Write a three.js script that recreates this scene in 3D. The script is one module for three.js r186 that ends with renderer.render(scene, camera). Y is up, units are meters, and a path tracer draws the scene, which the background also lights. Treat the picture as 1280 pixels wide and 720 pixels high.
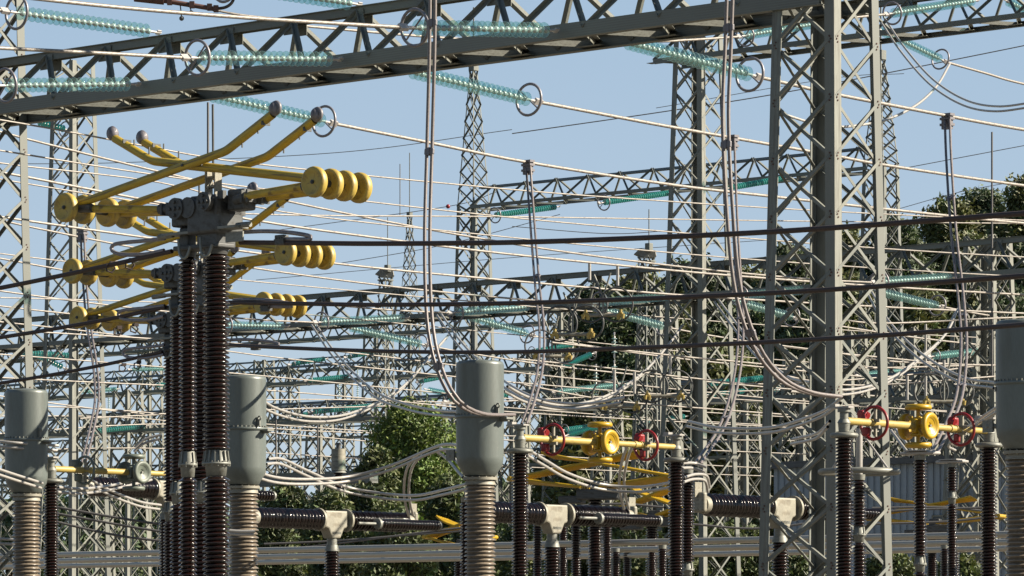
import * as THREE from 'three';
import { mergeGeometries } from 'three/addons/utils/BufferGeometryUtils.js';
import { RoundedBoxGeometry } from 'three/addons/geometries/RoundedBoxGeometry.js';

// ---------------------------------------------------------------- camera, sky, sun, exposure
const F = 4800, HZ = 800, EYE = 1.7;              // focal length and horizon row, in pixels of a 1280 x 720 frame
const scene = new THREE.Scene();
const camera = new THREE.PerspectiveCamera(2 * Math.atan(360 / F) * 180 / Math.PI, 16 / 9, 0.5, 4000);
camera.position.set(0, EYE, 0);
camera.setViewOffset(1280, 720, 0, 360 - HZ, 1280, 720);
const renderer = new THREE.WebGLRenderer({ antialias: true });
renderer.toneMapping = THREE.LinearToneMapping;
renderer.toneMappingExposure = 2.8;
renderer.shadowMap.enabled = true;
{
  const W = 256, H = 256, d = new Float32Array(W * H * 4);
  const stops = [[-90, .058, .058, .054], [-1, .10, .10, .105], [0, .202, .240, .266], [2.5, .192, .233, .265], [6, .158, .206, .257], [10, .136, .188, .248], [25, .056, .092, .145], [90, .027, .049, .095]];
  for (let j = 0; j < H; j++) {
    const el = (j + .5) / H * 180 - 90;
    let k = 0; while (k < stops.length - 2 && el > stops[k + 1][0]) k++;
    const a = stops[k], b = stops[k + 1], t = Math.min(1, Math.max(0, (el - a[0]) / (b[0] - a[0])));
    for (let i = 0; i < W; i++) { const o = (j * W + i) * 4; for (let c = 0; c < 3; c++) d[o + c] = a[c + 1] + (b[c + 1] - a[c + 1]) * t; d[o + 3] = 1; }
  }
  const sky = new THREE.DataTexture(d, W, H, THREE.RGBAFormat, THREE.FloatType);
  sky.mapping = THREE.EquirectangularReflectionMapping; sky.magFilter = THREE.LinearFilter; sky.minFilter = THREE.LinearFilter; sky.needsUpdate = true;
  scene.background = sky; scene.environment = sky;
}
const sun = new THREE.DirectionalLight(new THREE.Color().setRGB(1, .90, .74), 5);
{
  const el = 31 * Math.PI / 180, az = 86 * Math.PI / 180;   // az: 0 = behind the camera, 90 = to its right
  sun.position.set(Math.sin(az) * Math.cos(el) * 300, Math.sin(el) * 300, Math.cos(az) * Math.cos(el) * 300 - 80);
  sun.target.position.set(0, 0, -80); scene.add(sun, sun.target);
  sun.castShadow = true; sun.shadow.mapSize.set(4096, 4096); sun.shadow.bias = -.0005;
  Object.assign(sun.shadow.camera, { left: -160, right: 160, top: 160, bottom: -160, near: 1, far: 800 });
}

// ---------------------------------------------------------------- helpers
let seed = 7;
const rnd = () => { seed = (seed + 0x6D2B79F5) | 0; let t = Math.imul(seed ^ (seed >>> 15), 1 | seed); t = (t + Math.imul(t ^ (t >>> 7), 61 | t)) ^ t; return ((t ^ (t >>> 14)) >>> 0) / 4294967296; };
const rr = (a, b) => a + (b - a) * rnd();
const V = (x, y, z) => new THREE.Vector3(x, y, z);
// the yard has two directions: u runs along the beams (towards the near right), v along the conductors (towards the far right)
const CB = .756, SB = .6546, TURN = -Math.asin(SB);
const site = (u, v, y = 0) => V(CB * u + SB * v, y, SB * u - CB * v);
const kk = px => (px - 640) / F;
const pz = (px, py, Z) => V(kk(px) * Z, EYE + (HZ - py) / F * Z, -Z);
const Zv = (px, v) => v / (SB * kk(px) + CB), Zu = (px, u) => u / (CB * kk(px) - SB);
const pv = (px, py, v) => pz(px, py, Zv(px, v));       // pixel met on the upright plane of one beam line
const pu = (px, py, u) => pz(px, py, Zu(px, u));       // pixel met on the upright plane of one conductor line
const uOf = (px, Z) => Z * (CB * kk(px) - SB), vOf = (px, Z) => Z * (SB * kk(px) + CB);
const used = new Map();
function numbered(n) { const c = used.get(n) || 0; used.set(n, c + 1); return c ? n + '_' + String(c).padStart(3, '0') : n; }
function thing(name, label, category, group, pos = V(0, 0, 0), turn = TURN) {
  const o = new THREE.Group(); o.name = numbered(name); o.position.copy(pos); o.rotation.y = turn;
  o.userData = { label, category }; if (group) o.userData.group = group; scene.add(o); return o;
}
function part(parent, name, geo, mat) { const m = new THREE.Mesh(geo, mat); m.name = name; m.castShadow = m.receiveShadow = true; parent.add(m); return m; }
function solo(name, label, category, group, geo, mat, pos = V(0, 0, 0)) {
  const m = new THREE.Mesh(geo, mat); m.name = numbered(name); m.castShadow = m.receiveShadow = true; m.position.copy(pos);
  m.userData = { label, category }; if (group) m.userData.group = group; scene.add(m); return m;
}
function structure(name, geo, mat, pos = V(0, 0, 0)) { const m = new THREE.Mesh(geo, mat); m.name = name; m.position.copy(pos); m.receiveShadow = m.castShadow = true; m.userData = { kind: 'structure' }; scene.add(m); return m; }
const T = (g, x = 0, y = 0, z = 0) => g.translate(x, y, z);
const box = (w, h, d, x = 0, y = 0, z = 0) => T(new THREE.BoxGeometry(w, h, d), x, y, z);
const rbox = (w, h, d, r, x = 0, y = 0, z = 0) => T(new RoundedBoxGeometry(w, h, d, 2, r), x, y, z);
const cyl = (r0, r1, h, n = 16, x = 0, y = 0, z = 0) => T(new THREE.CylinderGeometry(r1, r0, h, n), x, y + h / 2, z);
function join(list) { return mergeGeometries(list.map(g => { const q = g.index ? g.toNonIndexed() : g; for (const k of Object.keys(q.attributes)) if (!['position', 'normal', 'uv'].includes(k)) q.deleteAttribute(k); return q; })); }
const yAxis = V(0, 1, 0);
function rod(a, b, r, n = 8) {                         // a round bar from a to b
  const d = b.clone().sub(a), L = d.length(), g = new THREE.CylinderGeometry(r, r, L, n);
  g.translate(0, L / 2, 0).applyQuaternion(new THREE.Quaternion().setFromUnitVectors(yAxis, d.normalize())).translate(a.x, a.y, a.z); return g;
}
function tube(pts, r, seg = 40, n = 8, tension = .5) { return new THREE.TubeGeometry(new THREE.CatmullRomCurve3(pts, false, 'catmullrom', tension), seg, r, n, false); }
function bentTube(pts, r, seg = 30, n = 10, round = .22) {   // straight runs with rounded corners
  const q = [pts[0]];
  for (let i = 1; i < pts.length - 1; i++) {
    const a = pts[i - 1], b = pts[i], c = pts[i + 1], da = Math.min(round, a.distanceTo(b) * .45), dc = Math.min(round, c.distanceTo(b) * .45);
    const p = b.clone().lerp(a, da / a.distanceTo(b)), s = b.clone().lerp(c, dc / c.distanceTo(b));
    q.push(p); for (const t of [.25, .5, .75]) q.push(p.clone().multiplyScalar((1 - t) * (1 - t)).addScaledVector(b, 2 * t * (1 - t)).addScaledVector(s, t * t)); q.push(s);
  }
  q.push(pts[pts.length - 1]);
  const path = new THREE.CurvePath(); for (let i = 0; i < q.length - 1; i++) path.add(new THREE.LineCurve3(q[i], q[i + 1]));
  return new THREE.TubeGeometry(path, seg, r, n, false);
}
const lathe = (pts, n = 24) => new THREE.LatheGeometry(pts.map(p => new THREE.Vector2(p[0], p[1])), n);
const align = (g, dir) => g.applyQuaternion(new THREE.Quaternion().setFromUnitVectors(yAxis, dir.clone().normalize()));

// ---------------------------------------------------------------- procedural materials
function hash(x, y, s) { let h = Math.imul(x, 374761393) ^ Math.imul(y, 668265263) ^ Math.imul(s, 1274126177); h = Math.imul(h ^ (h >>> 13), 1274126177); return ((h ^ (h >>> 16)) >>> 0) / 4294967296; }
function vnoise(x, y, p, s) { const xi = Math.floor(x), yi = Math.floor(y), f = t => t * t * (3 - 2 * t), fx = f(x - xi), fy = f(y - yi), h = (a, b) => hash(((a % p) + p) % p, ((b % p) + p) % p, s); return (h(xi, yi) * (1 - fx) + h(xi + 1, yi) * fx) * (1 - fy) + (h(xi, yi + 1) * (1 - fx) + h(xi + 1, yi + 1) * fx) * fy; }
function fbm(x, y, p, s, o = 4) { let a = 0, w = .5, t = 0; for (let i = 0; i < o; i++) { a += w * vnoise(x * p, y * p, p, s + i); t += w; w *= .5; p *= 2; } return a / t; }
function tex(size, fn, srgb = true, rep = [1, 1]) {
  const d = new Uint8Array(size * size * 4);
  for (let j = 0; j < size; j++) for (let i = 0; i < size; i++) { const c = fn(i / size, j / size), o = (j * size + i) * 4; d[o] = c[0]; d[o + 1] = c[1]; d[o + 2] = c[2]; d[o + 3] = 255; }
  const t = new THREE.DataTexture(d, size, size); t.wrapS = t.wrapT = THREE.RepeatWrapping; t.magFilter = THREE.LinearFilter; t.minFilter = THREE.LinearMipmapLinearFilter; t.generateMipmaps = true;
  if (srgb) t.colorSpace = THREE.SRGBColorSpace; t.repeat.set(...rep); t.needsUpdate = true; return t;
}
const mix = (a, b, t) => a.map((v, i) => v + (b[i] - v) * t), cl = v => Math.max(0, Math.min(1, v));
const TONE = .71;
function mottled(base, dirt, s, scale, amount, rep, lo = .52, grain = .12) {   // paint or metal with patches of weathering and fine grain
  return tex(256, (x, y) => { const d = cl((fbm(x, y, scale, s, 5) - lo) * 5) * amount, g = 1 + (fbm(x, y, 64, s + 9, 2) - .5) * grain * 2 + (fbm(x, y, 4, s + 5, 3) - .5) * grain * 2; return mix(base, dirt, d).map(v => cl(v * g / 255) * 255 * TONE); }, true, rep);
}
const S = (o) => new THREE.MeshStandardMaterial(o), PM = (o) => new THREE.MeshPhysicalMaterial(o);
const M = {};
M.steel = [0, 1, 2].map(i => S({ map: mottled([[142, 147, 140], [134, 140, 134], [148, 150, 140]][i], [108, 104, 93], 11 + i * 7, 6, .55, [1, 6]), roughness: .6, metalness: 0 }));
M.steelFar = M.steel[1];
M.steelPale = M.steel[2];
M.beam = M.steel[0];
M.cast = S({ map: mottled([158, 160, 152], [118, 112, 98], 51, 5, .5, [2, 2]), roughness: .55, metalness: .3 });
M.castDark = S({ map: mottled([98, 100, 100], [70, 66, 60], 53, 5, .6, [2, 2]), roughness: .55, metalness: .3 });
M.castPale = S({ map: mottled([174, 169, 152], [134, 124, 104], 55, 5, .6, [2, 2]), roughness: .6, metalness: .1 });
M.tank = S({ map: mottled([122, 131, 127], [106, 111, 104], 61, 5, .5, [3, 2], .55, .05), roughness: .42, metalness: .05 });
M.brown = PM({ map: mottled([38, 20, 16], [26, 15, 13], 71, 8, .7, [4, 8], .5, .12), roughness: .2, clearcoat: .5, clearcoatRoughness: .05 });
M.tan = PM({ map: mottled([150, 136, 118], [118, 104, 86], 75, 8, .6, [4, 8], .5, .1), roughness: .35, clearcoat: .4, clearcoatRoughness: .25 });
M.yellow = S({ map: mottled([224, 190, 56], [120, 96, 58], 81, 6, .7, [2, 3], .54, .1), roughness: .5 });
M.yellowDisc = S({ map: mottled([218, 188, 84], [164, 134, 72], 82, 6, .65, [3, 2], .56, .06), roughness: .5 });
M.yellowPale = S({ map: mottled([214, 186, 96], [150, 130, 84], 83, 6, .5, [2, 3], .55, .08), roughness: .5 });
M.yellowBright = S({ map: mottled([226, 182, 22], [170, 132, 34], 85, 6, .4, [2, 2], .58, .08), roughness: .42 });
M.red = S({ map: mottled([168, 22, 30], [112, 26, 28], 91, 6, .5, [3, 1], .55, .1), roughness: .42 });
M.greyGreen = S({ map: mottled([128, 138, 126], [98, 102, 90], 93, 6, .5, [3, 1], .55, .08), roughness: .5 });
M.alu = S({ map: mottled([206, 202, 196], [160, 152, 142], 101, 8, .5, [30, 1], .5, .1), roughness: .42, metalness: .15 });
M.aluTube = S({ map: mottled([236, 228, 212], [200, 188, 168], 103, 8, .4, [20, 1], .5, .06), roughness: .3, metalness: .35 });
M.wire = S({ map: mottled([186, 178, 168], [122, 110, 102], 105, 8, .75, [60, 1], .5, .12), roughness: .45, metalness: .1 });
M.dropper = S({ map: mottled([146, 136, 134], [104, 94, 94], 106, 8, .6, [40, 1], .5, .1), roughness: .5, metalness: .1 });
M.wireThin = S({ map: mottled([120, 118, 118], [92, 88, 86], 107, 8, .5, [60, 1], .5, .1), roughness: .6, metalness: .3 });
M.cable = S({ map: mottled([74, 56, 50], [52, 40, 36], 109, 8, .6, [60, 1], .5, .15), roughness: .62, metalness: .1 });
M.ring = S({ map: mottled([168, 164, 170], [126, 118, 122], 111, 6, .5, [6, 1], .5, .08), roughness: .45, metalness: .4 });
M.cap = S({ map: mottled([236, 230, 226], [196, 184, 176], 113, 4, .4, [1, 1]), roughness: .28, metalness: .1 });
M.glass = PM({ color: new THREE.Color().setRGB(.54, .78, .76), roughness: .05, transmission: .8, thickness: 0, ior: 1.5, clearcoat: 1, clearcoatRoughness: .05 });
M.glassGreen = PM({ color: new THREE.Color().setRGB(.10, .48, .44), roughness: .1, transmission: .5, thickness: 0, ior: 1.5, clearcoat: 1, clearcoatRoughness: .05 });
M.ball = S({ map: mottled([140, 136, 142], [104, 98, 104], 115, 5, .5, [2, 2]), roughness: .5, metalness: .2 });
M.bark = S({ map: mottled([92, 78, 62], [60, 50, 40], 121, 10, .7, [2, 6]), roughness: .95 });
M.blueClad = S({ map: mottled([188, 200, 212], [164, 174, 184], 131, 6, .4, [8, 2], .5, .05), roughness: .55 });
M.roof = S({ map: mottled([120, 122, 124], [96, 94, 90], 133, 6, .4, [8, 2]), roughness: .8 });
M.darkGlass = S({ color: new THREE.Color().setRGB(.03, .04, .05), roughness: .1 });
M.rust = S({ map: mottled([112, 74, 62], [76, 54, 50], 137, 6, .7, [2, 2]), roughness: .7 });
M.lampHood = S({ map: mottled([150, 146, 134], [120, 110, 96], 135, 5, .4, [2, 2]), roughness: .5, metalness: .2 });
M.lampGlass = PM({ color: new THREE.Color().setRGB(.75, .78, .8), roughness: .15 });

// ---------------------------------------------------------------- ground
{
  const g = new THREE.PlaneGeometry(5000, 5000, 1, 1).rotateX(-Math.PI / 2);
  const uv = g.attributes.uv; for (let i = 0; i < uv.count; i++) uv.setXY(i, uv.getX(i) * 900, uv.getY(i) * 900);
  structure('ground', g, S({ map: tex(512, (x, y) => { const a = fbm(x, y, 6, 201, 5), b = fbm(x, y, 90, 207, 2); const t = cl((a - .45) * 4); return mix([74, 84, 46], [104, 98, 84], t).map(v => v * (.7 + .6 * b)); }), roughness: .95 }));
  const y0 = new THREE.Shape([[-150, -20], [30, -20], [30, 240], [-150, 240]].map(([u, v]) => { const p = site(u, v); return new THREE.Vector2(p.x, -p.z); }));
  const yard = new THREE.ShapeGeometry(y0).rotateX(-Math.PI / 2); { const uv2 = yard.attributes.uv; for (let i = 0; i < uv2.count; i++) uv2.setXY(i, uv2.getX(i) / 3, uv2.getY(i) / 3); }
  structure('gravel_yard', yard, S({ map: tex(512, (x, y) => { const b = fbm(x, y, 80, 221, 2), a = fbm(x, y, 5, 223, 4); return mix([92, 86, 76], [118, 112, 102], a).map(v => v * (.62 + .76 * b)); }), roughness: .95 }), V(0, .004, 0));
}

// ---------------------------------------------------------------- lattice steel
function angleGeo(w, t) {                                // L section of unit length along z
  return join([box(w, t, 1, w / 2, t / 2, .5), box(t, w - t, 1, t / 2, t + (w - t) / 2, .5)]);
}
function channelGeo(w, h, t) { return join([box(t, h, 1, 0, h / 2, .5), box(w - t, t, 1, w / 2, t / 2, .5), box(w - t, t, 1, w / 2, h - t / 2, .5)]); }
const GEO = { leg: angleGeo(.2, .018), leg4: angleGeo(.19, .018), brace: angleGeo(.058, .008), brace4: angleGeo(.058, .008), braceFar: angleGeo(.075, .012), strut: angleGeo(.09, .009), chord: channelGeo(.16, .26, .014), chord4: channelGeo(.12, .15, .014), chordTop: angleGeo(.17, .015), gusset: box(.36, .3, .012), flat: angleGeo(.07, .008), plan: angleGeo(.11, .01), bolt: new THREE.CylinderGeometry(.018, .018, .03, 6).rotateX(Math.PI / 2) };
const _m = new THREE.Matrix4();
function frame(a, b, side) {                             // matrix whose z runs a -> b and whose x lies towards side
  const z = b.clone().sub(a), L = z.length(); z.normalize();
  const x = side.clone().addScaledVector(z, -side.dot(z)).normalize(), y = z.clone().cross(x);
  return { m: new THREE.Matrix4().makeBasis(x, y, z).setPosition(a), L };
}
function member(parent, name, a, b, side, geo, mat) {
  const { m, L } = frame(a, b, side), o = part(parent, name, geo, mat);
  o.position.setFromMatrixPosition(m); o.quaternion.setFromRotationMatrix(m); o.scale.set(1, 1, L); return o;
}
function bar(list, a, b, side, geo) { const { m, L } = frame(a, b, side); list.push(geo.clone().applyMatrix4(new THREE.Matrix4().makeScale(1, 1, L)).applyMatrix4(m)); }
const corner = [[-1, -1], [1, -1], [1, 1], [-1, 1]];
function latticeTower(o) {
  const g = thing(o.name || 'lattice_tower', o.label, 'tower', o.group, site(o.u, o.v), TURN);
  const s = h => Math.max(o.sTop ?? .5, o.s0 + (o.s1 - o.s0) * h / o.h);
  const mats = o.mat ? [o.mat, o.mat, o.mat] : M.steel;
  const legGeo = o.legGeo || GEO.leg, brGeo = o.brGeo || GEO.brace;
  const at = (i, h, inset = 0) => V(corner[i][0] * (s(h) / 2 - inset), h, corner[i][1] * (s(h) / 2 - inset));
  for (let i = 0; i < 4; i++) {
    const [cx, cz] = corner[i], n = o.kinks || [0, o.h], list = [];
    for (let j = 0; j < n.length - 1; j++) {
      const a = at(i, n[j]), b = at(i, n[j + 1]);
      // keep both flanges on the tower's faces: pick the one of the two in-face directions that makes z x x point inwards
      const dirX = V(-cx, 0, 0), dirZ = V(0, 0, -cz), z = b.clone().sub(a).normalize();
      bar(list, a, b, z.clone().cross(dirX).dot(dirZ) > 0 ? dirX : dirZ, legGeo);
    }
    part(g, 'leg', list.length > 1 ? join(list) : list[0], mats[i % 3]);
  }
  const levels = [0]; while (levels[levels.length - 1] < o.h - .3) levels.push(Math.min(o.h, levels[levels.length - 1] + (o.panelOf ? o.panelOf(s(levels[levels.length - 1])) : o.panel)));
  const merged = [], bolts = [];
  for (let f = 0; f < 4; f++) {
    const i = f, j = (f + 1) % 4, nrm = V(corner[i][0] + corner[j][0], 0, corner[i][1] + corner[j][1]).normalize();
    for (let k = 0; k < levels.length - 1; k++) {
      const h0 = levels[k], h1 = levels[k + 1];
      if (o.from && h1 < o.from) continue;
      const I = o.inset ?? .07, pairs = [[at(i, h0, I), at(j, h1, I), 0], [at(j, h0, I), at(i, h1, I), 1]];
      for (const [a, b, q] of pairs) {
        const off = nrm.clone().multiplyScalar(I + (q ? .004 : -.03)); a.add(off); b.add(off);
        if (o.merge) bar(merged, a, b, nrm, brGeo); else { const m = member(g, 'brace', a, b, nrm.clone().negate(), brGeo, mats[(k + q + f) % 3]); }
      }
      if (o.strutEvery && k % o.strutEvery === 0 && k) { const a = at(i, h0), b = at(j, h0), off = nrm.clone().multiplyScalar(.02); a.add(off); b.add(off); if (o.merge) bar(merged, a, b, nrm, brGeo); else member(g, 'strut', a, b, nrm, GEO.strut, mats[f % 3]); }
      if (o.bolts) for (const [c, e] of [[i, j], [j, i]]) for (const t of [-.05, 0, .05]) { const dir = at(e, h0).sub(at(c, h0)).normalize(), p = at(c, h0).addScaledVector(dir, .07 + Math.abs(t) * .5).addScaledVector(nrm, .006); bolts.push(align(new THREE.CylinderGeometry(.015, .015, .02, 6), nrm).translate(p.x, p.y + t, p.z)); }
    }
  }
  if (merged.length) { const m = part(g, 'bracing', join(merged), mats[0]); m.userData.kind = 'stuff'; }
  if (bolts.length) part(g, 'bolts', join(bolts), M.rust).userData.kind = 'stuff';
  if (o.rod) part(g, 'lightning_rod', join([rod(V(0, o.h - .3, 0), V(0, o.h + o.rod, 0), .03, 6), box(.3, .35, .3, 0, o.h + .15, 0)]), mats[0]);
  return g;
}
function triBeam(o) {                                      // lattice beam with one top chord and two bottom chords
  const L = o.u1 - o.u0, g = thing(o.name || 'lattice_girder', o.label, 'beam', o.group, site(o.u0, o.v, o.y), TURN);
  const hw = o.hw ?? .72, ht = o.ht ?? 1.0, P = o.panel ?? 1.72, mat = o.mat || M.beam, merged = [];
  const chGeo = o.chordGeo || GEO.chord, brGeo = o.brGeo || GEO.strut, add = (nm, a, b, s, ge) => o.merge ? bar(merged, a, b, s, ge) : member(g, nm, a, b, s, ge, mat);
  const topY = ht;
  if (o.merge) { const l = []; bar(l, V(0, 0, hw), V(L, 0, hw), V(0, 0, -1), chGeo); bar(l, V(0, 0, -hw), V(L, 0, -hw), V(0, 0, -1), chGeo); bar(l, V(0, topY, 0), V(L, topY, 0), V(0, -1, 1), GEO.chordTop); l.forEach((q, i) => part(g, i < 2 ? 'bottom_chord' : 'top_chord', q, mat)); }
  else {
    // channel backs face outwards
    part(g, 'bottom_chord', (() => { const l = []; bar(l, V(0, 0, hw), V(L, 0, hw), V(0, 0, -1), chGeo); return l[0]; })(), mat);
    part(g, 'bottom_chord', (() => { const l = []; bar(l, V(L, 0, -hw), V(0, 0, -hw), V(0, 0, 1), chGeo); return l[0]; })(), mat);
    part(g, 'top_chord', join([box(L, .015, .3, L / 2, topY + .1, 0), box(L, .15, .015, L / 2, topY + .02, .1), box(L, .15, .015, L / 2, topY + .02, -.1)]), mat);
  }
  const n = Math.round(L / P), p = L / n;
  for (let i = 0; i < n; i++) {
    const x0 = i * p, xm = x0 + p / 2, x1 = x0 + p;
    for (const s of [1, -1]) {
      const b0 = V(x0, .12, s * (hw - .03)), b1 = V(x1, .12, s * (hw - .03)), t = V(xm, topY, s * .08), out = V(0, .5, s);
      add('diagonal', b0, t, out, brGeo); add('diagonal', b1, t, out, brGeo);
    }
    const py = o.merge ? .03 : .15, a = V(x0, py, hw - .02), b = V(xm, py, -hw + .02), c = V(x1, py, hw - .02);
    if (o.merge) { add('plan_brace', a, b, V(0, -1, 0), GEO.flat); add('plan_brace', b, c, V(0, -1, 0), GEO.flat); } else { member(g, 'plan_brace', a, b, V(0, -1, 0), GEO.plan, M.steel[2]); member(g, 'plan_brace', b, c, V(0, -1, 0), GEO.plan, M.steel[2]); }
    if (!o.merge) {
      for (const s of [1, -1]) part(g, 'gusset_plate', GEO.gusset, mat).position.set(xm, topY - .1, s * .13);
      const q = part(g, 'gusset_plate', GEO.plate ||= box(.55, .012, .26), M.steel[0]); q.position.set(x0, .05, hw - .15); 
      const q2 = part(g, 'gusset_plate', GEO.plate, M.steel[0]); q2.position.set(xm, .05, -hw + .15);
    }
  }
  if (merged.length) part(g, 'bracing', join(merged), mat).userData.kind = 'stuff';
  return g;
}

const near = 52.7, mid = 94.3, far = 136, farther = 178, last = 220;
const YB = 12.3;                                          // underside of the low beams above ground
triBeam({ label: 'big dark lattice beam crossing the top with rows of glass insulators', u0: -64, u1: -38.2, v: near, y: YB + .05, ht: 1.14 });
const G1 = { bolts: true, h: 22, s0: 1.72, s1: .95, panel: .98 };
latticeTower({ ...G1, label: 'large pale lattice tower carrying the big dark beam, beside the red-ringed switch', u: uOf(1032, Zv(1032, near)), v: near });
latticeTower({ ...G1, label: 'lattice tower holding the far end of the big dark beam, behind the left grey tank', u: uOf(-22, Zv(-22, near)), v: near });
const G4 = { h: 20.6, s0: 2.07, s1: 1.08, legGeo: GEO.leg4, brGeo: GEO.brace4, panelOf: s => s * .78, sTop: 1 };
latticeTower({ ...G4, label: 'slim lattice tower rising between the two twin droppers, below the high beam', u: uOf(873, Zv(873, mid)), v: mid });
latticeTower({ ...G4, label: 'slim lattice tower behind the yellow pantograph arms', u: uOf(92, Zv(92, mid)), v: mid, h: 22.5 });
// second beam line: low beam along its whole length and a high beam at the right
triBeam({ label: 'grey lattice beam with pale glass strings, level with the pantograph discs', u0: -108, u1: -50, v: mid, y: YB, hw: .72, ht: 1.05, chordGeo: GEO.chord4, mat: M.steel[1], brGeo: GEO.flat });
triBeam({ label: 'high dark lattice beam resting on the slim tower at the upper right', u0: -75.2, u1: -50, v: mid, y: 19.7, ht: 1.05, chordGeo: GEO.chord4, mat: M.steel[1], brGeo: GEO.flat });
// third line: masts with spires, a high beam and a low beam
function mast(px, v, h, shoulder, label, rodLen = 3, group) {
  const u = uOf(px, Zv(px, v)), g = latticeTower({ name: 'lattice_mast', label, group, u, v, h: shoulder, s0: 2.0, s1: 1.12, panelOf: s => s * .82, legGeo: GEO.leg4, brGeo: GEO.braceFar, merge: true, mat: M.steelFar, sTop: 1 });
  const list = [], n = 8, thin = GEO.brace, s = t => (1.1 * (1 - t) + .26 * t) / 2;
  for (let i = 0; i < 4; i++) { const [cx, cz] = corner[i], a = V(cx * s(0), shoulder, cz * s(0)), b = V(cx * s(1), h, cz * s(1)); bar(list, a, b, V(-cx, 0, 0), thin); const [dx, dz] = corner[(i + 1) % 4]; for (let k = 0; k < n; k++) { const t0 = k / n, t1 = (k + 1) / n, H = t => shoulder + (h - shoulder) * t; bar(list, V(cx * s(t0), H(t0), cz * s(t0)), V(dx * s(t1), H(t1), dz * s(t1)), V(cx + dx, 0, cz + dz), thin); bar(list, V(dx * s(t0), H(t0), dz * s(t0)), V(cx * s(t1), H(t1), cz * s(t1)), V(cx + dx, 0, cz + dz), thin); } }
  part(g, 'spire', join(list), M.steelFar).userData.kind = 'stuff';
  part(g, 'lightning_rod', join([box(.34, .4, .34, 0, h + .2, 0), rod(V(0, h, 0), V(0, h + rodLen, 0), .035, 6)]), M.steelFar);
  return g;
}
mast(592, far, 28.6, 22.2, 'tall spired lattice mast standing above the central grey tank');
mast(1101, far, 26.8, 22.3, 'spired lattice mast close behind the large lattice tower');
mast(512, 220, 34.5, 27, 'small far lattice mast with a box and thin rod on top', 5);
const lowFar = (v, px0, px1, y, label, extra = {}) => triBeam({ label, group: extra.group, u0: uOf(px0, Zv(px0, v)), u1: uOf(px1, Zv(px1, v)), v, y, hw: .7, ht: extra.ht || 1.1, panel: extra.panel || 1.9, merge: true, mat: M.steelFar, brGeo: GEO.braceFar, chordGeo: GEO.chord4 });
const farBeams = 'beams of the far lattice gantries';
lowFar(far, 600, 1096, 22.0, 'high far lattice beam with dark green strings between two spired masts');
lowFar(far, -60, 1400, YB, 'far grey lattice beam below the pale glass strings, in front of the tree');
lowFar(farther, -60, 700, 20.9, 'far lattice beam seen through the clutter between the yellow discs and the mast', { panel: 2.2 });
lowFar(farther, -60, 1100, YB, 'distant low lattice beam half hidden by wires', { group: farBeams, panel: 2.2 });
lowFar(last, -60, 620, YB + 2, 'distant low lattice beam half hidden by wires', { group: farBeams, panel: 2.4 });
lowFar(last, -60, 560, 23.0, 'distant low lattice beam half hidden by wires', { group: farBeams, panel: 2.4 });
lowFar(157, -60, 680, 16.2, 'distant low lattice beam half hidden by wires', { group: farBeams, panel: 2.0 });
lowFar(157, 640, 1400, 14.0, 'far lattice beam crossing in front of the dark wood', { panel: 2.0 });
lowFar(199, -60, 640, 17.5, 'distant low lattice beam half hidden by wires', { group: farBeams, panel: 2.2 });
lowFar(240, -60, 600, 19, 'distant low lattice beam half hidden by wires', { group: farBeams, panel: 2.4 });
lowFar(118, 1080, 1400, 10.6, 'far lattice beam low behind the twin jumpers at the right', { panel: 1.8 });
const farTower = (px, v, h, s0 = 2, s1 = 1.1) => latticeTower({ label: 'distant slim lattice tower in the crowd of far gantries', group: 'towers of the far lattice gantries', u: uOf(px, Zv(px, v)), v, h, s0, s1, panelOf: s => s * .85, legGeo: GEO.leg4, brGeo: GEO.braceFar, merge: true, mat: M.steelPale, sTop: .9 });
for (const [px, v, h] of [[160, far, 14.5], [187, farther, 22], [362, last, 23.5], [470, farther, 22], [486, 205, 14], [700, farther, 22], [822, 118, 15.2], [1000, far, 14.2], [1180, far, 14], [1215, 118, 13.5], [138, last, 16], [40, farther, 22], [610, farther, 13.8], [660, 205, 22], [1262, far, 14.2], [1235, 102, 14.5], [1138, 125, 14], [20, 157, 14], [120, 157, 15], [215, 199, 22], [250, 240, 20], [300, 240, 16], [330, 199, 22], [400, 157, 14], [430, 240, 24], [520, 199, 15], [556, 157, 14], [640, 157, 14.4], [760, 157, 14], [930, 157, 14.5], [1060, 125, 14]]) farTower(px, v, h);

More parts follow.
